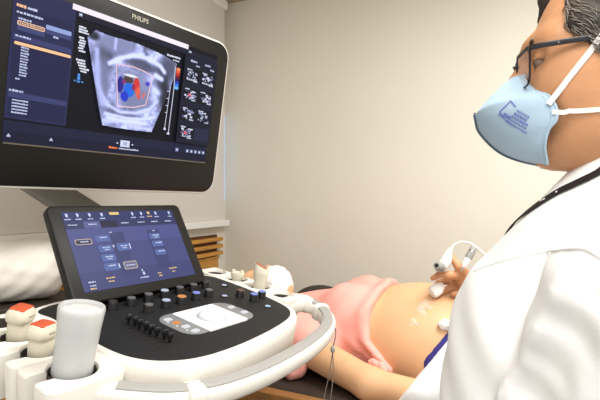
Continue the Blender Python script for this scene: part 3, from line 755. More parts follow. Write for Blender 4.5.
# ================================================================== BOLSTER ON A SIDE TABLE
tb = empty('side_table', (-.755, 1.125, 0), .595); tag(tb, 'dark topped side table under the white bolster by the left wall', 'table')
MB().box((0, 0, .958), (.38, .18, .03)).build('tabletop', M['vinyl'], tb, bevel=.004)
for sx in (-1, 1):
    for sy in (-1, 1): MB().box((sx*.17, sy*.07, .4715), (.03, .03, .943)).build('leg', M['vinyl'], tb, bevel=.003)
def bolster(P):
    q = P.copy(); d = cone((-.25, 0, .0755), (.122, 0, .0755), .0735, .0735)(q)
    a = np.arctan2(q[:, 2]-.0755, q[:, 1]); return d+.0016*np.sin(q[:, 0]*60+3*np.sin(a*3))*np.cos(a*4+q[:, 0]*14)+.0012*np.sin(q[:, 0]*130+a*9)
def bol2(P):
    return -smin(-bolster(P), -np.maximum(P[:, 0]-.165, -.2-P[:, 0]), .03)
bo = sdf_obj('bolster', bol2, (-.3, -.1, -.01), (.26, .1, .17), .005, M['linen'])
bo.location = (-.745, 1.125, .974); bo.rotation_euler = (0, 0, .595); tag(bo, 'white wrinkled bolster lying behind the touchscreen at the left', 'bolster')

def floor_cut(f, z=.002):
    return lambda P: np.maximum(f(P), z-P[:, 2])
# ================================================================== BED AND PATIENT
BX, BY, BZ = .357, 1.41, .72; BR = math.atan2(-.469, .883)
bed = empty('examination_bed', (BX, BY, 0), BR); tag(bed, 'dark padded examination bed with wooden frame under the patient', 'bed')
mb = MB(); R = lambda i, z: [(a, b, z) for a, b in rrect(-1.0+i, 1.22-i, -.33+i, .33-i, .05)]
mb.loft([R(.02, .655), R(.0, .67), R(0, .70), R(.02, .72)]); mb.build('mattress', M['vinyl'], bed, angle=60)
for sy in (-1, 1): MB().box((.11, sy*.345, .665), (2.24, .035, .11)).build('side_rail', M['woodd'], bed, bevel=.005)
MB().box((.11, 0, .63), (2.2, .62, .05)).build('bed_board', M['woodd'], bed, bevel=.004)
for sx in (-.92, 1.14):
    for sy in (-1, 1): MB().box((sx, sy*.3, .30), (.07, .07, .61)).build('leg', M['woodd'], bed, bevel=.004)
pw = mb = MB(); 
def pillow_sdf(P):
    return ell((-.58, .02, .045), (.22, .25, .05))(P)
def pill2(P):
    d1 = np.abs(P-np.array([-.60, .02, .035]))-np.array([.17, .15, .012]); q = np.maximum(d1, 0); return np.linalg.norm(q, axis=1)+np.minimum(d1.max(1), 0)-.02
o = sdf_obj('pillow', pill2, (-.85, -.3, -.02), (-.35, .36, .14), .01, M['cushion']); o.location = (BX, BY, BZ+.001); o.rotation_euler = (0, 0, BR)
tag(o, 'dark grey pillow under the patient\'s head, behind the white probe tray', 'pillow')
def cush(P): return ell((-.47, .31, .072), (.13, .085, .085))(P)
o = sdf_obj('cushion', floor_cut(cush, .004), (-.65, .1, -.02), (-.2, .4, .2), .008, M['cushion']); o.location = (BX, BY, BZ+.001); o.rotation_euler = (0, 0, BR)
tag(o, 'rounded dark cushion on the far edge of the bed behind the lying person\'s neck', 'cushion')
pt = empty('person', (BX, BY, BZ), BR)
tag(pt, 'pregnant person lying on the bed in a raised pink top, bare belly showing', 'person')
belly = ell((.01, 0, .085), (.235, .195, .168))
torso = [ell((-.24, 0, .10), (.22, .165, .10)), (ell((-.19, -.078, .155), (.085, .08, .085)), .04, 'u'), (ell((-.19, .078, .155), (.085, .08, .085)), .04, 'u'),
         (belly, .05, 'u'), (ell((.27, 0, .09), (.17, .19, .095)), .06, 'u')]
arm_n = [(cone((-.35, -.165, .085), (-.06, -.28, .040), .050, .040), .03, 'u'), (cone((-.06, -.28, .040), (.15, -.29, .038), .039, .03), .02, 'u'), (ell((.20, -.28, .045), (.06, .04, .022)), .02, 'u')]
arm_f = [(cone((-.34, .165, .10), (-.05, .235, .062), .052, .043), .03, 'u'), (cone((-.05, .235, .062), (.17, .22, .055), .042, .03), .02, 'u'), (ell((.22, .215, .05), (.06, .04, .022)), .02, 'u')]
fing = [(cone((.23, -.305+.017*k, .045), (.29, -.307+.018*k, .03), .009, .0075), .008, 'u') for k in range(4)]
headp = [(cone((-.48, 0, .12), (-.36, 0, .10), .05, .058), .03, 'u'), (ell((-.575, 0, .165), (.105, .076, .088)), .03, 'u'), (ell((-.53, 0, .195), (.085, .058, .05)), .03, 'u'),
         (ell((-.468, 0, .195), (.025, .03, .03)), .03, 'u'), (cone((-.56, 0, .235), (-.53, 0, .262), .01, .013), .015, 'u'), (ell((-.57, -.077, .15), (.03, .01, .02)), .01, 'u'), (ell((-.57, .077, .15), (.03, .01, .02)), .01, 'u'),
         (ell((-.577, -.03, .249), (.012, .018, .012)), .01, 's'), (ell((-.577, .03, .249), (.012, .018, .012)), .01, 's')]
legs = [(cone((.32, s_*.095, .09), (.72, s_*.09, .085), .088, .062), .04, 'u') for s_ in (-1, 1)]+[(cone((.72, s_*.09, .085), (1.1, s_*.085, .055), .06, .04), .03, 'u') for s_ in (-1, 1)]+[(cone((1.1, s_*.085, .05), (1.13, s_*.1, .15), .036, .026), .03, 'u') for s_ in (-1, 1)]
pbody = union(torso+arm_n+arm_f+headp+legs+fing, .03)
sdf_obj('body', floor_cut(pbody), (-.75, -.34, -.02), (1.22, .34, .31), .0065, M['skin'], pt, relax=2)
# pink top: follows the body, bunched and folded at the hem
core = union(torso, .03)
bust = union(torso+[(cone((-.345, -.155, .105), (-.27, -.18, .085), .066, .06), .04, 'u'), (cone((-.345, .155, .105), (-.27, .18, .085), .066, .06), .04, 'u'), (cone((-.44, 0, .115), (-.36, 0, .10), .05, .07), .03, 'u')], .03)
def hemx(P): return -.088-.014*np.clip((P[:, 2]-.09)/.06, 0, 1)*np.clip((.24-P[:, 2])/.05, 0, 1)+.062*np.clip((.115-P[:, 2])/.06, 0, 1)
def shirt(P):
    x, y, z = P.T
    hx = hemx(P); a = np.arctan2(z-.08, y)
    amp = np.clip((x+.33)/.2, 0, 1)
    fold = .0022*np.sin((x-.25*z-hx)*95+2.2*np.sin(a*2.3))*amp+.0022*np.sin(a*13+x*26)*amp*np.clip(1-(hx-x)/.12, .25, 1)
    d = bust(P)-.011-.009*np.exp(-((x-hx+.018)/.02)**2)+fold
    return np.maximum(-smin(-d, -(x-hx), .012), -(x+.445))
sdf_obj('top', floor_cut(shirt), (-.5, -.34, -.02), (.08, .34, .36), .005, M['pink'], pt, relax=1)
# knot of fabric at the hem and under the arm
def bunch(P):
    return union([cone((-.075, -.212, .070), (-.045, -.222, .064), .011, .012), (cone((-.045, -.222, .064), (-.034, -.230, .058), .012, .008), .008, 'u')], .01)(P)+.0008*np.sin(P[:, 0]*300+P[:, 2]*160)
sdf_obj('hem_knot', bunch, (-.14, -.27, .01), (.03, -.15, .12), .003, M['pink'], pt)
def slv(P): return union([cone((-.37, -.19, .04), (-.29, -.25, .028), .034, .030), (cone((-.36, -.21, .05), (-.28, -.245, .045), .03, .026), .01, 'u')], .015)(P)+.003*np.sin(P[:, 0]*120+P[:, 1]*60)
sdf_obj('sleeve_cuff', floor_cut(slv), (-.44, -.32, -.01), (-.20, -.12, .12), .004, M['pink'], pt)
# purple briefs
def brief(P):
    d = core(P)-.004; band = np.maximum(d, .052+.75*(P[:, 2]-.086)-P[:, 0]); return np.maximum(band, P[:, 0]-.36)
sdf_obj('briefs', floor_cut(brief, .004), (.05, -.25, -.01), (.4, .25, .3), .006, M['navy'], pt)
# white pleated face mask of the patient
def pmask(P):
    sh = union([ell((-.50, 0, .20), (.06, .066, .073))], .02)(P)+.0016*np.sin(P[:, 0]*330)
    return np.maximum(np.maximum(np.maximum(sh, -(sh+.012)), .185-P[:, 2]), np.maximum(-(P[:, 0]+.555), np.abs(P[:, 1])-.06))
sdf_obj('face_mask', pmask, (-.58, -.09, .16), (-.42, .09, .3), .0035, M['tissue'], pt)
hairp = lambda P: np.maximum(ell((-.585, 0, .16), (.108, .084, .092))(P)+.001*np.sin(P[:, 1]*400), np.maximum(P[:, 0]+.58-.0*P[:, 2], P[:, 2]-.235-.6*(-P[:, 0]-.62)))
mh = mat('hair_dark', rgb(52, 38, 30), .5, bump=.5, bscale=80)
sdf_obj('hair', hairp, (-.72, -.1, .05), (-.55, .1, .28), .005, mh, pt)
PM = Matrix.Translation((BX, BY, BZ)) @ Matrix.Rotation(BR, 4, 'Z'); PI_ = np.array(PM.inverted())
def pw_sdf(P):
    return pbody(P@PI_[:3, :3].T+PI_[:3, 3])
# gel on the belly
def blob_thing(name, uv, r, m, flat=.45):
    mb = MB()
    for (u, v), rr in zip(uv, r):
        p, n = march(pw_sdf, u, v)
        R = rot_to(n); pr = [(rr*math.sin(a)*(1+.25*math.sin(7*a)), rr*flat*math.cos(a)) for a in [math.pi/2*(1-i/6) for i in range(7)]]
        mb.lathe(pr, 18, mx=Matrix.Translation(p-n*.0006) @ R)
    return mb.build(name, m, smooth=True)
g = blob_thing('ultrasound_gel', [(413, 321), (416, 324), (411, 325)], [.0065, .005, .004], M['gel'], .6)
tag(g, 'small glossy blob of ultrasound gel on the middle of the bare belly', 'gel', 'gel on the belly')
g = blob_thing('ultrasound_gel', [(421, 309), (424, 305), (427, 302), (423, 313), (430, 307)], [.010, .011, .009, .007, .007], M['gel'], .16)
tag(g, 'thin wet smear of ultrasound gel on the belly nearer the hand', 'gel', 'gel on the belly')
# tissue tucked at the hip
p, n = march(pw_sdf, 447, 326)
def tis(P):
    q = P-np.array(p+n*.006); d = ell((0, 0, 0), (.024, .016, .014))(q)
    return d+.0035*np.sin(q[:, 0]*170+q[:, 2]*140+1)*np.cos(q[:, 1]*150+q[:, 2]*120)+.001*np.sin(q[:, 0]*420-q[:, 1]*300+q[:, 2]*310)
o = sdf_obj('tissue', tis, np.array(p)-.05, np.array(p)+.05, .002, M['tissue']); tag(o, 'crumpled white tissue tucked into the purple waistband on the belly', 'tissue')
# white sheet over the hips
def sheet_core(P):
    x, y, z = P.T
    d = union(torso[3:]+legs+[(cone((.03, -.272, .05), (.3, -.28, .045), .046, .05), .05, 'u'), (ell((.2, .22, .05), (.16, .06, .06)), .06, 'u')], .06)(P)-.012
    edge = .068+.75*(z-.086)
    d = d+.0035*np.sin(y*70+x*25+4*np.sin(x*6))
    return np.maximum(-smin(-d, -(edge-x), .012), x-1.15)
o = sdf_obj('sheet', floor_cut(sheet_core), (-.05, -.36, -.02), (1.2, .36, .32), .007, M['coat'], None); o.matrix_world = PM
tag(o, 'plain white sheet draped over the hips of the lying person', 'sheet')

# ================================================================== THE DOCTOR
dr = empty('person', (.37, .57, 0), 0); tag(dr, 'person in white coat, glasses and blue face mask scanning the belly', 'person')
DI = Matrix.Translation((-.37, -.57, 0))
HA = math.radians(158)
Fv = np.array([math.cos(HA), math.sin(HA), 0]); Lv = np.array([-Fv[1], Fv[0], 0]); Hc = np.array([.373, .568, CAMZ+.17])
RH = np.stack([Fv, Lv, np.array([0, 0, 1.])], 1)
def hw(f, l, u): return Hc+RH@np.array([f, l, u])           # head frame -> world
def toh(P): return (P-Hc)@RH
cran = ell((-.020, 0, .022), (.098, .076, .112))
def headset():
    L = [cran, (ell((.03, 0, -.03), (.06, .06, .10)), .03, 'u')]
    for s_ in (-1, 1):
        L += [(cone((0, s_*.05, -.075), (.06, s_*.012, -.105), .022, .02), .03, 'u'), (ell((.050, s_*.035, -.036), (.036, .026, .030)), .03, 'u'), (ell((.035, s_*.038, .0), (.04, .020, .05)), .03, 'u'),
              (cone((.084, s_*.008, .018), (.066, s_*.048, .016), .011, .009), .02, 'u'), (ell((-.012, s_*.077, -.012), (.019, .009, .031)), .008, 'u'),
              (ell((-.006, s_*.085, -.012), (.011, .006, .02)), .006, 's')]
    L += [(cone((.090, 0, .004), (.115, 0, -.042), .009, .014), .012, 'u'), (ell((.105, .012, -.046), (.012, .008, .008)), .006, 'u'), (ell((.105, -.012, -.046), (.012, .008, .008)), .006, 'u'),
          (ell((.09, 0, -.075), (.012, .022, .009)), .01, 'u'), (ell((.070, 0, -.103), (.018, .022, .018)), .02, 'u')]
    for s_ in (-1, 1):
        L += [(ell((.094, s_*.038, -.005), (.021, .021, .0120)), .012, 's'), (ell((.0735, s_*.034, -.005), (.0150, .0160, .0125)), .006, 'u'), (ell((.083, s_*.040, -.0075), (.010, .012, .0030)), .003, 's')]
    L += [(cone((-.025, 0, -.07), (-.045, 0, -.24), .052, .058), .035, 'u')]
    return union(L, .02)
hsd = headset()
head_w = lambda P: hsd(toh(P))
# hand (world): right hand on the belly, holding the probe
def h_(u, v, Y=1.31): return np.array(at(u, v-1, Y))
wr = h_(481, 291, 1.25)
hand = [cone(h_(490, 300, 1.1), wr, .034, .026), (cone(wr, h_(470, 283, 1.30), .027, .026), .02, 'u'), (ell(h_(466, 282, 1.31), (.03, .034, .022)), .015, 'u')]
def finger(pts, rs, k=.006):
    return [(cone(a, b, ra, rb), k if i else .010, 'u') for i, (a, b, ra, rb) in enumerate(zip(pts[:-1], pts[1:], rs[:-1], rs[1:]))]
hand += finger([h_(462, 278, 1.295), h_(450, 276, 1.285), h_(440, 275.5, 1.285), h_(433, 279, 1.29)], [.0115, .0105, .009, .0078])
hand += finger([h_(460, 281, 1.33), h_(448, 281, 1.335), h_(439, 284, 1.335), h_(436, 290, 1.33)], [.011, .010, .009, .0078])
hand += finger([h_(464, 288, 1.32), h_(453, 289, 1.325), h_(446, 291, 1.325), h_(440, 295, 1.32)], [.0105, .010, .0088, .0075])
hand += finger([h_(470, 292, 1.305), h_(460, 294, 1.30), h_(453, 295, 1.30)], [.0095, .009, .0075])
hand += finger([h_(468, 277, 1.28), h_(459, 268, 1.285), h_(452, 259, 1.30), h_(449, 256, 1.305)], [.0125, .0115, .010, .008])
hand_w = union(hand, .012)
# limbs
neck0 = hw(-.04, 0, -.20)
def c_(x, y, z): return np.array([x, y, CAMZ+z])
sR, eR = c_(.425, .745, -.085), c_(.43, 1.0, -.265)
sL, eL = c_(.286, .40, -.085), c_(.257, .47, -.24)
def fl(f, l, z): return c_(.373, .568, z)+Fv*f+Lv*l
inner = [(cone(fl(0, 0, -.08), fl(0.03, 0, -.5), .05, .08), .04, 'u'), (cone(fl(-.01, -.10, -.1), fl(-.01, .10, -.1), .045, .045), .04, 'u'), (cone(sR, eR, .04, .034), .03, 'u'), (cone(eR, wr, .034, .026), .02, 'u')]+hand[1:]
body_w = union([(head_w)]+inner, .01)
# one continuous body: head, neck, torso, scanning arm and hand
V_, Q_ = surface(body_w, (.15, .36, CAMZ-.62), (.58, 1.42, CAMZ+.32), .003, 1)
V_ = V_-np.array([.37, .57, 0])
me = bpy.data.meshes.new('body'); me.from_pydata(V_.tolist(), [], Q_.tolist()); me.materials.append(M['skin2']); me.polygons.foreach_set('use_smooth', [True]*len(Q_)); me.update()
o = bpy.data.objects.new('body', me); COL.objects.link(o); o.parent = dr
def link_dr(o): 
    o.parent = dr; o.matrix_local = DI; return o
# eyes
for s_ in (-1, 1):
    mb = MB(); mb.lathe([(.0118*math.sin(math.pi*i/14), -.0118*math.cos(math.pi*i/14)) for i in range(15)], 24, mx=Matrix.Translation(hw(.0755, s_*.034, -.006)))
    mb.lathe([(.0068, .0101), (.004, .0114), (0, .0120)], 20, mx=Matrix.Translation(hw(.0755, s_*.034, -.006)) @ rot_to(RH @ np.array([.96, -.15, -.2])), mi=1)
    link_dr(mb.build('eye', [M['eye'], M['iris']]))
# eyebrows
for s_ in (-1, 1):
    def brow(P, s_=s_):
        q = toh(P); d = union([cone((.091, s_*.014, .015), (.087, s_*.034, .019), .003, .0034), (cone((.087, s_*.034, .019), (.070, s_*.052, .014), .0034, .002), .003, 'u')], .003)(q); return d+.001*np.sin(q[:, 1]*1500+q[:, 2]*900)
    c = hw(.088, s_*.034, .02); link_dr(sdf_obj('eyebrow', brow, c-.03, c+.03, .0016, mh, dr))
# hair: salt and pepper, receding at the temples
M['hair'] = mat('hair_grey_brown', rgb(66, 56, 48), .5, bump=.6, bscale=60, var=.5, vscale=40)
def hair(P):
    f, l, u = toh(P).T; q = toh(P)
    d = smin(ell((-.024, 0, .026), (.102, .0815, .117))(q), hsd(q)-.0055, .006)
    st = .0008*np.sin(f*260+u*330+2.5*np.sin(l*90))+.0005*np.sin(f*600-u*520)
    lineF = np.where(u > .075, .056+(u-.075)*.6, .057-.9*np.clip(.022-u, 0, .08))-.01*np.clip((u-.055)/.03, 0, 1)*np.clip((np.abs(l)-.02)/.03, 0, 1)
    face = f-lineF
    low = -(u+.045+np.clip(-f*.6, -.01, .05))
    ear = .03-np.hypot(f+.010, (u+.02)*.8)
    d2 = np.maximum(np.maximum(-smin(-(d+st), -face, .01), low), np.where(np.abs(l) > .06, ear, -1))
    lock = union([cone((.035, -.02, .122), (.066, -.03, .092), .014, .010), (cone((.066, -.03, .092), (.073, -.036, .066), .010, .004), .006, 'u')], .01)(q)+st
    return smin(d2, lock, .008)
c = Hc; ho = sdf_obj('hair', hair, c-.15, c+.17, .0028, M['hair'], dr); ho.matrix_local = DI
mbs = MB(); mbg = MB(); cnt = 0
r_ = np.random.default_rng(11); NS, NK = 1300, 6
a = np.stack([r_.uniform(-.11, .085, NS*3), r_.uniform(.03, .09, NS*3)*np.where(r_.random(NS*3) < .8, 1, -1), r_.uniform(-.03, .14, NS*3)], 1)
def to_hair(q, lift):
    for _ in range(6):
        w = Hc+q@RH.T; d = hair(w); g = np.stack([hair(w+np.eye(3)[k]*1e-3)-d for k in range(3)], 1)/1e-3
        g /= np.maximum(np.linalg.norm(g, axis=1), .3)[:, None]; q = toh(w-np.clip(d-lift, -.02, .02)[:, None]*g)
    return q, g@RH
face_d = a.copy(); a, g = to_hair(a, .0004)
ok = (np.linalg.norm(a-face_d, axis=1) < .03) & (np.abs(hair(Hc+a@RH.T)) < .0015); a = a[ok][:NS]
line = [a]; L = r_.uniform(.010, .026, len(a)); wob = r_.normal(0, .25, (len(a), 3))
for k in range(1, NK):
    q, g = to_hair(line[-1], .0004)
    d = np.array([-.75, 0, -.7])+wob*(.4+.2*k); d = d-g*(d*g).sum(1)[:, None]; d /= np.linalg.norm(d, axis=1)[:, None]
    q, g = to_hair(q+d*(L/NK)[:, None], .0004+.0016*math.sin(k/(NK-1)*math.pi)); line.append(q)
line = np.stack(line, 1)
for q in line:
    grey = r_.random() < (.6 if q[0, 2] < .085 and q[0, 0] > -.05 else .25)
    (mbg if grey else mbs).tube([Vector(Hc+RH@x-np.array([.37, .57, 0])) for x in q], [.0002, .0004, .00045, .0004, .0003, .0001], 5)
mbs.build('hair_strands', mat('strand_dark', rgb(52, 42, 36), .4), dr)['kind'] = 'stuff'
mbg.build('grey_strands', mat('strand_grey', rgb(138, 130, 120), .45), dr)['kind'] = 'stuff'
# ---- face mask
def mask_pt(t, w, s_):
    """t along the profile nose -> tip -> chin, w from the middle fold to the cheek edge"""
    cpts = [(.106, -.010), (.122, -.024), (.139, -.041), (.1535, -.058), (.150, -.076), (.1375, -.094), (.121, -.109), (.100, -.119), (.074, -.126)]
    epts = [(.096, .012, -.014), (.094, .034, -.030), (.083, .050, -.044), (.073, .060, -.052), (.066, .063, -.066), (.066, .063, -.080), (.073, .058, -.090), (.076, .050, -.108), (.072, .036, -.128)]
    n = len(cpts)-1; x = t*n; k = min(int(x), n-1); fr = x-k
    cr = lambda A, j: A[max(0, min(n, j))]
    def cat(A, i):
        a, b, c, d = [cr(A, k+j)[i] for j in (-1, 0, 1, 2)]
        if A is cpts and k in (2, 3): return b+(c-b)*fr if k == 2 else b+(c-b)*fr-.5*0
        return .5*(2*b+(c-a)*fr+(2*a-5*b+4*c-d)*fr*fr+(3*b-a-3*c+d)*fr**3)
    C = np.array([cat(cpts, 0), 0, cat(cpts, 1)]); E_ = np.array([cat(epts, i) for i in range(3)])
    p = C*(1-w)+E_*w; bul = math.sin(math.pi*min(1, w**.8))
    amp = .023*max(0, min(t/.42, (1-t)/.58))**.75
    p = p+np.array([.25, .9, .12 if t < .4 else -.15])*amp*bul
    p[1] = max(p[1], .0)
    return hw(p[0], p[1]*s_, p[2])-np.array([.37, .57, 0])
mb = MB(); nt_, nw = 48, 20
for s_ in (1, -1):
    g = [[Vector(mask_pt(i/nt_, j/nw, s_)) for j in range(nw+1)] for i in range(nt_+1)]
    vs = [p for r in g for p in r]; fs = [(i*(nw+1)+j, i*(nw+1)+j+1, (i+1)*(nw+1)+j+1, (i+1)*(nw+1)+j) for i in range(nt_) for j in range(nw)]
    mb.add(vs, fs)
mk = mb.build('face_mask', M['mask'], dr, angle=70)
bm = bmesh.new(); bm.from_mesh(mk.data); bmesh.ops.remove_doubles(bm, verts=bm.verts, dist=1e-5); bmesh.ops.recalc_face_normals(bm, faces=bm.faces); bm.to_mesh(mk.data); bm.free()
q = mk.modifiers.new('thick', 'SOLIDIFY'); q.thickness = .0014; q.offset = 0
# stitched front seam, edge binding, nose clip
pts = [Vector(mask_pt(t, 0, 1)) for t in np.linspace(.375, 1, 90)]
mid = sum(pts, Vector())/len(pts)
mb = MB()
fm_ = MB(); FL = [[], [], [], []]
for t in np.linspace(.37, .995, 60):
    c = Vector(mask_pt(t, 0, 1)); d_ = Vector(mask_pt(min(1, t+.004), 0, 1))-Vector(mask_pt(t-.004, 0, 1)); n_ = Vector(Lv).cross(d_).normalized()
    if n_.dot(c-(Vector(hw(.08, 0, -.06))-Vector((.37, .57, 0)))) < 0: n_ = -n_
    lw = Vector(Lv)*.0009
    for q_, k_ in zip(FL, (c-n_*.003+lw, c+n_*.0028+lw, c+n_*.0028-lw, c-n_*.003-lw)): q_.append(k_)
fm_.loft([list(r) for r in zip(*FL)]); fm_.build('seam_flange', M['mask'], mk, angle=30)
cc0 = list(zip(*FL))
for k in range(60):
    a_, b_ = cc0[k][0], cc0[k][1]; q0 = (FL[0][min(k+1, 59)]-FL[0][max(k-1, 0)]).normalized()
    for sg in (1, -1):
        o_ = Vector(Lv)*(.0006 if sg > 0 else -.0024)
        mb.tube([a_+o_+(b_-a_)*.1, b_+o_], 0, 8, flat=(.00075, .0005, 4), up=Vector(Lv))
mb.build('seam_stitch', M['maskd'], mk)
mb = MB()
for s_ in (1, -1):
    e_ = [Vector(mask_pt(t, 1., s_)) for t in np.linspace(0, 1, 60)]; mb.tube(e_, .0016, 8)
mb.build('edge_binding', M['mask'], mk)
mb = MB()
for k in np.linspace(.28, .95, 44):
    a = Vector(mask_pt(k, .93, 1)); b = Vector(mask_pt(k+.006, .93, 1)); mb.tube([a, b], .0009, 5)
mb.build('edge_stitch', mat('stitch_blue', rgb(110, 130, 165), .8), mk)
# stamp print on the side panel (illegible small type)
dg = bpy.context.evaluated_depsgraph_get(); me_ = mk.evaluated_get(dg).to_mesh(); bv = BVHTree.FromPolygons([v.co+Vector((.37, .57, 0)) for v in me_.vertices], [p.vertices for p in me_.polygons])
def on(bvh, u, v, lift=.0008):
    d = Vector(((u-300)/FPX, 1, (200-v)/FPX)).normalized(); h = bvh.ray_cast(Vector((0, 0, CAMZ)), d)
    if h[0] is None: return None, None
    n = h[1] if h[1].dot(d) < 0 else -h[1]
    return h[0]+n*lift-Vector((.37, .57, 0)), n
mb = MB()
def mark(u0, v0, u1, v1, w):
    ps = []; 
    for k in range(4):
        p, n = on(bv, u0+(u1-u0)*k/3, v0+(v1-v0)*k/3)
        if p is not None: ps.append((p, n))
    if len(ps) > 1: mb.tube([p for p, n in ps], 0, 6, flat=(w, .0003, 4), up=[n for p, n in ps])
rr = random.Random(4)
def ln(u, v, L, w):    # a line of type running down to the right
    x = 0
    while x < L:
        s_ = rr.uniform(1.2, 2.6); mark(u+x*.86, v+x*.5, u+(x+s_)*.86, v+(x+s_)*.5, w); x += s_+.9
ln(517.5, 110.5, 12, .0010); ln(514.5, 113, 15, .0013); ln(512, 116, 18, .0014); ln(509, 118.5, 20, .0010); ln(506, 121, 22, .0009); ln(504, 114, 8, .0022)
for a, b in [((500, 112), (511, 101)), ((511, 101), (516, 107)), ((500, 112), (504, 117)), ((499, 114), (516, 127))]: mark(*a, *b, .0007)
mb.build('stamp_print', M['ink'], mk)
# straps
mb = MB()
def strap(pts, w):
    hs_ = lambda P_: np.minimum(hsd(toh(P_)), hair(P_))
    P = []
    for k_, p in enumerate(spline([Vector(x) for x in pts], 6)):
        w_ = np.array(hw(*p))
        if k_ > 5:
            for _ in range(5):
                d_ = hs_(w_[None])[0]; g_ = np.array([hs_((w_+np.eye(3)[i]*1e-3)[None])[0]-d_ for i in range(3)])/1e-3; w_ = w_-g_/max(np.linalg.norm(g_), .3)*np.clip(d_-.0012, -.01, .01)
        P.append(Vector(w_-np.array([.37, .57, 0])))
    U = [Vector(RH @ (np.array([.3*x.x if 0 else .1, 1. if x.y > 0 else -1., .05]))) for x in spline([Vector(x) for x in pts], 6)]
    mb.tube(P, 0, 8, flat=(w, .0006, 4), up=U)
for s_ in (1, -1):
    strap([(.074, s_*.0645, -.062), (.056, s_*.068, -.038), (.038, s_*.073, -.014), (.022, s_*.0805, .008), (-.02, s_*.090, .055), (-.07, s_*.07, .10), (-.1, s_*.03, .112), (-.105, 0, .115)], .0032)
    strap([(.070, s_*.0650, -.071), (.055, s_*.0645, -.0725), (.03, s_*.067, -.072), (.0, s_*.072, -.072), (-.05, s_*.064, -.075), (-.085, s_*.035, -.078), (-.095, 0, -.08)], .0028)
mb.build('mask_strap', M['elastic'], mk)
# ---- glasses
gl = None
def gpt(f, l, u): return Vector(hw(f-.005, l, u-.001-.002*(1 if f < .03 else 0))-np.array([.37, .57, 0]))
mb = MB()
rims = {}
for s_ in (1, -1):
    rim = []
    for a, b in rrect(.008, .0595, -.035, .0085, .010, 6):
        rim.append(gpt(.1085-.9*max(0, a-.012)**1.25*.55, s_*a, b))
    rims[s_] = rim
    mb.tube(rim+[rim[0]], .0013, 8, cap=False)
    k = max(range(len(rim)), key=lambda i: 0)
    tp = [rim[j] for j in range(0, 8)]
    mb.tube([gpt(.1085-.55*.9*max(0, a-.012)**1.25, s_*a, .0085) for a in np.linspace(.016, .052, 8)], .0021, 8)
mb.tube(spline([gpt(.108, .009, -.003), gpt(.112, 0, .0005), gpt(.108, -.009, -.003)], 5), .0016, 8)
gl = mb.build('glasses', M['frame'], dr)
for s_ in (1, -1):
    mb = MB(); P = spline([gpt(.099, s_*.0595, .0045), gpt(.092, s_*.0695, .0045), (gpt(.06, s_*.0735, .0055)), gpt(.02, s_*.0785, .0075), gpt(-.006, s_*.0835, .008), gpt(-.03, s_*.085, -.01), gpt(-.036, s_*.084, -.028)], 8)
    mb.tube(P, 0, 10, flat=(.0031, .0012, 4), up=Vector(RH @ np.array([0, s_, 0]))); mb.build('temple', M['frame'], gl)
    mb = MB(); mb.tube([P[2]+Vector(Lv)*s_*.0013, P[14]+Vector(Lv)*s_*.0013], 0, 6, flat=(.0009, .0003, 4), up=Vector(Lv)); mb.build('temple_inlay', M['chrome'], gl)
    mb = MB(); cc = sum(rims[s_], Vector())/len(rims[s_]); n = len(rims[s_]); mb.add([cc+Vector(Fv)*.0015]+[p for p in rims[s_]], [(0, 1+i, 1+(i+1) % n) for i in range(n)]); lo_ = mb.build('lens', M['lens'], gl)
    mb = MB(); mb.lathe([(0, -.004), (.0035, -.002), (.0035, .002), (0, .004)], 10, mx=Matrix.Translation(gpt(.098, s_*.0125, -.016))); mb.build('nose_pad', M['grey'], gl)
# ---- coat
def coat_core():
    L = [cone(fl(-.036, 0, .008), fl(.076, -.01, -.152), .080, .102), (cone(fl(-.03, -.085, -.05), fl(.062, -.07, -.175), .07, .095), .05, 'u'), (cone(fl(-.03, .075, -.05), fl(.062, .07, -.175), .07, .095), .05, 'u'),
         (ell(fl(.04, 0, -.31), (.160, .185, .21), RH), .06, 'u'), (ell(fl(.03, 0, -.58), (.165, .195, .11), RH), .06, 'u'),
         (cone(fl(-.03, -.09, -.06), sR, .062, .066), .04, 'u'), (cone(sR, eR, .066, .058), .04, 'u'), (cone(eR, c_(.455, 1.13, -.25), .058, .044), .03, 'u'),
         (cone(fl(-.03, .09, -.06), sL, .062, .070), .03, 'u'), (cone(sL, eL, .075, .066), .012, 'u'), (cone(eL, c_(.17, .60, -.42), .064, .05), .02, 'u')]
    return union(L, .03)
cc_ = coat_core()
pl_ = [march(cc_, u, v) for u, v in [(586, 249), (566, 285), (546, 322), (524, 362), (504, 398), (488, 428)]]
rg = union([cone(p-n*.004, q-m*.004, .010) for (p, n), (q, m) in zip(pl_[:-1], pl_[1:])], .004)
pv_ = [march(cc_, u, v) for u, v in [(594, 268), (584, 296), (566, 334), (546, 372), (528, 408), (512, 440)]]
vl = union([cone(p+n*.010, q+m*.010, .018, .026) for (p, n), (q, m) in zip(pv_[:-1], pv_[1:])], .004)
def coat(P):
    q = (P-np.array([.373, .568, CAMZ]))@RH; f, l, z = q.T
    d = smin(cc_(P), rg(P), .014); d = -smin(-d, vl(P), .016)
    d = d+.0022*np.sin(f*30+z*22+2*np.sin(l*18+z*9))*np.clip((-z-.06)/.1, 0, 1)+.0015*np.sin(z*75-f*50+l*33)*np.clip((-z-.05)/.1, 0, 1)
    # neck opening, open in front
    op = cone(fl(-.04, 0, -.075), fl(-.03, 0, .12), .050, .054)(P)
    return -smin(-d, op, .006)
co = sdf_obj('coat', coat, (.02, .26, CAMZ-.74), (.66, 1.3, CAMZ+.06), .0045, M['coat'], dr, relax=2); co.matrix_local = DI
D0 = Vector((-.37, -.57, 0))
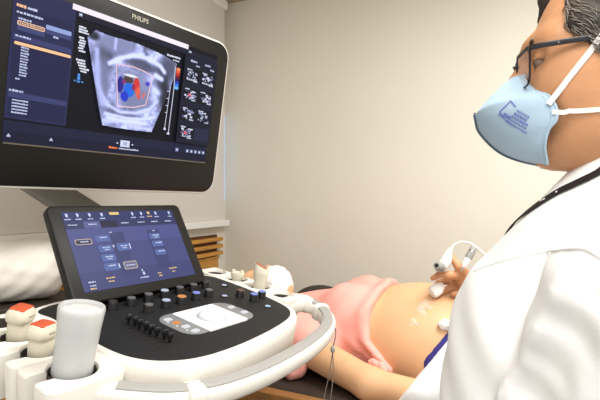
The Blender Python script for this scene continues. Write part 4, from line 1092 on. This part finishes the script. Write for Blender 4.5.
def snap(p):
    p = np.array(p, float)
    for _ in range(12):
        d = coat(p[None])[0]; g = np.array([coat((p+np.eye(3)[i]*1e-3)[None])[0]-coat((p-np.eye(3)[i]*1e-3)[None])[0] for i in range(3)]); g /= max(np.linalg.norm(g), 1e-9); p = p-g*np.clip(d, -.02, .02)
    return Vector(p), Vector(g)
def ribbon(name, uv, w, th, m, parent, n=40, lift=.0022, q=4, before=(), after=()):
    c = spline([Vector((a, b, 0)) for a, b in uv], 8); P = []; U = []
    for x in c:
        p, nn = march(coat, x.x, x.y)
        if p.y > 1.0: continue
        P.append(p+nn*lift+D0); U.append(nn)
    for lst, pre in ((before, 1), (after, 0)):
        if lst:
            e0 = (P[0] if pre else P[-1])-D0; path = [Vector(x) for x in lst]; path = spline(path+[e0] if pre else [e0]+path, 7); path = path[:-1] if pre else path[1:]
            sn = [snap(x) for x in path]; pp_ = [a+b*lift+D0 for a, b in sn]; uu_ = [b for a, b in sn]
            P, U = (pp_+P, uu_+U) if pre else (P+pp_, U+uu_)
    mb = MB(); mb.tube(P, 0, 10, flat=(w, th, q), up=U); return mb.build(name, m, parent)
st = ribbon('lanyard', [(606, 168), (596, 175), (575, 185), (560, 192), (545, 201), (528, 213), (512, 227)], .0052, .0011, M['strap'], dr, before=[fl(.16, -.10, -.16), fl(.06, -.10, -.02), fl(-.03, -.09, .03), fl(-.11, -.02, .04), fl(-.10, .05, .04)], after=[fl(.12, -.09, -.09), fl(.13, -.13, -.15), fl(.13, -.15, -.23)])
mb = MB()
for u, v, r in [(543, 202, .0020), (546, 200.8, .0017), (558.5, 193.5, .0013)]:
    p, nn = march(coat, u, v); mb.lathe([(r, 0), (r*.9, .0006), (0, .0008)], 8, mx=Matrix.Translation(p+nn*.0033+D0) @ rot_to(nn))
mb.build('lanyard_print', M['white'], st)
ribbon('yoke_seam', [(474, 271), (490, 265), (515, 258), (545, 252), (570, 248.5), (583, 248), (592, 252), (604, 260)], .0010, .0010, M['coat'], co, lift=.0003).matrix_parent_inverse = Matrix.Translation((.37, .57, 0))
# trousers and shoes
tr = [(ell(fl(.02, 0, -.60), (.13, .165, .08), RH))]
for s_ in (-1, 1):
    k = fl(.44, s_*.11, -.66); a_ = fl(.40, s_*.11, -1.14)
    tr += [(cone(fl(.03, s_*.09, -.63), k, .075, .06), .03, 'u'), (cone(k, a_, .06, .045), .03, 'u')]
trs = union(tr, .03); o = sdf_obj('trousers', trs, (-.25, .3, .03), (.62, 1.0, .75), .009, M['trouser'], dr); o.matrix_local = DI
for s_ in (-1, 1):
    a_ = fl(.38, s_*.11, -1.18); b_ = fl(.55, s_*.13, -1.195)
    sh = lambda P, a_=a_, b_=b_: np.maximum(union([cone(a_, b_, .042, .034), (cone(a_, a_+np.array([0, 0, .06]), .042, .045), .02, 'u')], .02)(P), .003-P[:, 2])
    o = sdf_obj('shoe', sh, np.minimum(a_, b_)-.08, np.maximum(a_, b_)+.12, .006, M['shoe'], dr); o.matrix_local = DI
sx = empty('stool', fl(.0, 0, -CAMZ)); tag(sx, 'round dark stool the person in the white coat sits on', 'stool')
MB().lathe([(.16, .43), (.18, .44), (.18, .47), (.165, .485), (0, .485)], 36).build('seat', M['vinyl'], sx)
MB().lathe([(.03, .06), (.03, .3), (.02, .31), (.02, .43)], 20).build('post', M['chrome'], sx)
for k in range(5):
    a = k*2*math.pi/5; MB().tube([(0, 0, .075), (.24*math.cos(a), .24*math.sin(a), .06)], .014, 10).build('leg', M['chrome'], sx)
    MB().lathe([(0, 0), (.022, .006), (.026, .026), (.022, .046), (0, .052)], 16, mx=Matrix.Translation((.24*math.cos(a), .24*math.sin(a), 0))).build('caster', M['knobblk'], sx)

# ================================================================== HELD PROBES
Yp = 1.275
e = empty('ultrasound_probe', at(445, 264, Yp)); tag(e, 'white ultrasound probe with grey nozzle held above the belly', 'ultrasound probe', 'probes at the belly')
o0 = at(445, 264, Yp)
def rel(*ps): return [p-o0 for p in ps]
mb = MB(); mb.tube(rel(at(440.5, 267.5, 1.258), at(443, 265.5, 1.266), at(446, 261, 1.275), at(448, 255.5, 1.28), at(449.5, 251, 1.285), at(451, 248, 1.287)), [.011, .0145, .0155, .012, .0075, .0045], 20); mb.build('handle', M['plastic'], e, angle=70)
mb = MB(); a, b = at(441.5, 267.5, 1.262)-o0, at(434, 264.8, 1.225)-o0
mb.lathe([(.0115, 0), (.0135, .006), (.0130, .02), (.0095, .030), (.0085, .034), (.0055, .034), (.005, .02)], 24, mx=Matrix.Translation(a) @ rot_to(b-a)); mb.build('nozzle', M['grey'], e)
mb = MB(); mb.lathe([(.0053, .0), (.0053, .0325), (0, .0327)], 16, mx=Matrix.Translation(a) @ rot_to(b-a)); mb.build('nozzle_hole', M['dark'], e)
cab_ = spline(rel(at(450.5, 249.5, 1.286), at(453, 246, 1.288), at(457, 243.2, 1.288), at(463, 242, 1.285), at(470, 243.5, 1.28), at(477, 248, 1.27), at(486, 256, 1.25), at(496, 272, 1.22), at(500, 290, 1.18)), 6)
MB().tube(cab_, .0033, 10).build('cable', M['plastic'], e)
e = empty('ultrasound_probe', at(436, 290, 1.30)); o0 = at(436, 290, 1.30)
tag(e, 'stubby white probe head pressed on the belly under the curled fingers', 'ultrasound probe', 'probes at the belly')
ax_ = (at(450, 281, 1.32)-at(434, 293, 1.30)).normalized()
mb = MB(); sq_loft(mb, [(.012, .010, -.017), (.0165, .0125, -.013), (.0175, .0135, 0), (.0165, .013, .008), (.013, .011, .016), (.009, .009, .024)], q=3)
for i, v in enumerate(mb.v): mb.v[i] = tuple(rot_to(ax_) @ Vector(v))
mb.build('head', M['white'], e)
e = empty('pen', at(468, 258, 1.24)); o0 = at(468, 258, 1.24)
tag(e, 'grey and white pen shaped tool with silver tip behind the curved cable', 'tool')
a, b = at(474.5, 247, 1.25)-o0, at(461, 271, 1.235)-o0; D = rot_to(b-a); L = (b-a).length
mb = MB(); mb.lathe([(.007, 0), (.0095, .003), (.0098, .012)], 18, mx=Matrix.Translation(a) @ D); mb.lathe([(.0098, .018), (.0095, .034), (.0085, .037)], 18, mx=Matrix.Translation(a) @ D); mb.build('grip', M['grey'], e)
MB().lathe([(.0096, .011), (.0098, .0125), (.0098, .0175), (.0096, .019)], 18, mx=Matrix.Translation(a) @ D).build('ring', M['chrome'], e)
MB().lathe([(.0085, .036), (.008, .05), (.0045, .062), (.003, .064)], 18, mx=Matrix.Translation(a) @ D).build('barrel', M['white'], e)
MB().lathe([(.003, .063), (.0022, .072), (0, .076)], 12, mx=Matrix.Translation(a) @ D).build('tip', M['chrome'], e)

# ================================================================== LIGHT AND CAMERA
def area(name, loc, target, size, power, col=(1, .985, .955), sy=None):
    L = bpy.data.lights.new(name, 'AREA'); L.energy = power; L.color = col; L.size = size; L.shape = 'RECTANGLE'; L.size_y = sy or size
    o = bpy.data.objects.new(name, L); COL.objects.link(o); o.location = loc
    o.rotation_euler = (Vector(target)-Vector(loc)).to_track_quat('-Z', 'Y').to_euler(); return o
area('ceiling_lamp_light', (.75, .75, CEIL-.03), (.75, .75, 0), .7, 33, sy=.7)
area('ceiling_lamp_light', (.1, -.35, CEIL-.03), (.1, -.35, 0), .9, 30, sy=.9)
w = bpy.data.worlds.new('room_light'); S.world = w; w.use_nodes = True
w.node_tree.nodes['Background'].inputs[0].default_value = (1, .985, .965, 1); w.node_tree.nodes['Background'].inputs[1].default_value = .86
cam = bpy.data.cameras.new('camera'); co_ = bpy.data.objects.new('camera', cam); COL.objects.link(co_)
co_.location = (0, 0, CAMZ); co_.rotation_euler = (math.pi/2, 0, 0); cam.sensor_width = 36; cam.lens = 36*FPX/600; cam.clip_start = .02
S.camera = co_
S.view_settings.view_transform = 'Standard'; S.view_settings.look = 'None'; S.view_settings.gamma = 1; S.view_settings.use_curve_mapping = False; S.view_settings.exposure = 0.0
S.cycles.max_bounces = 8
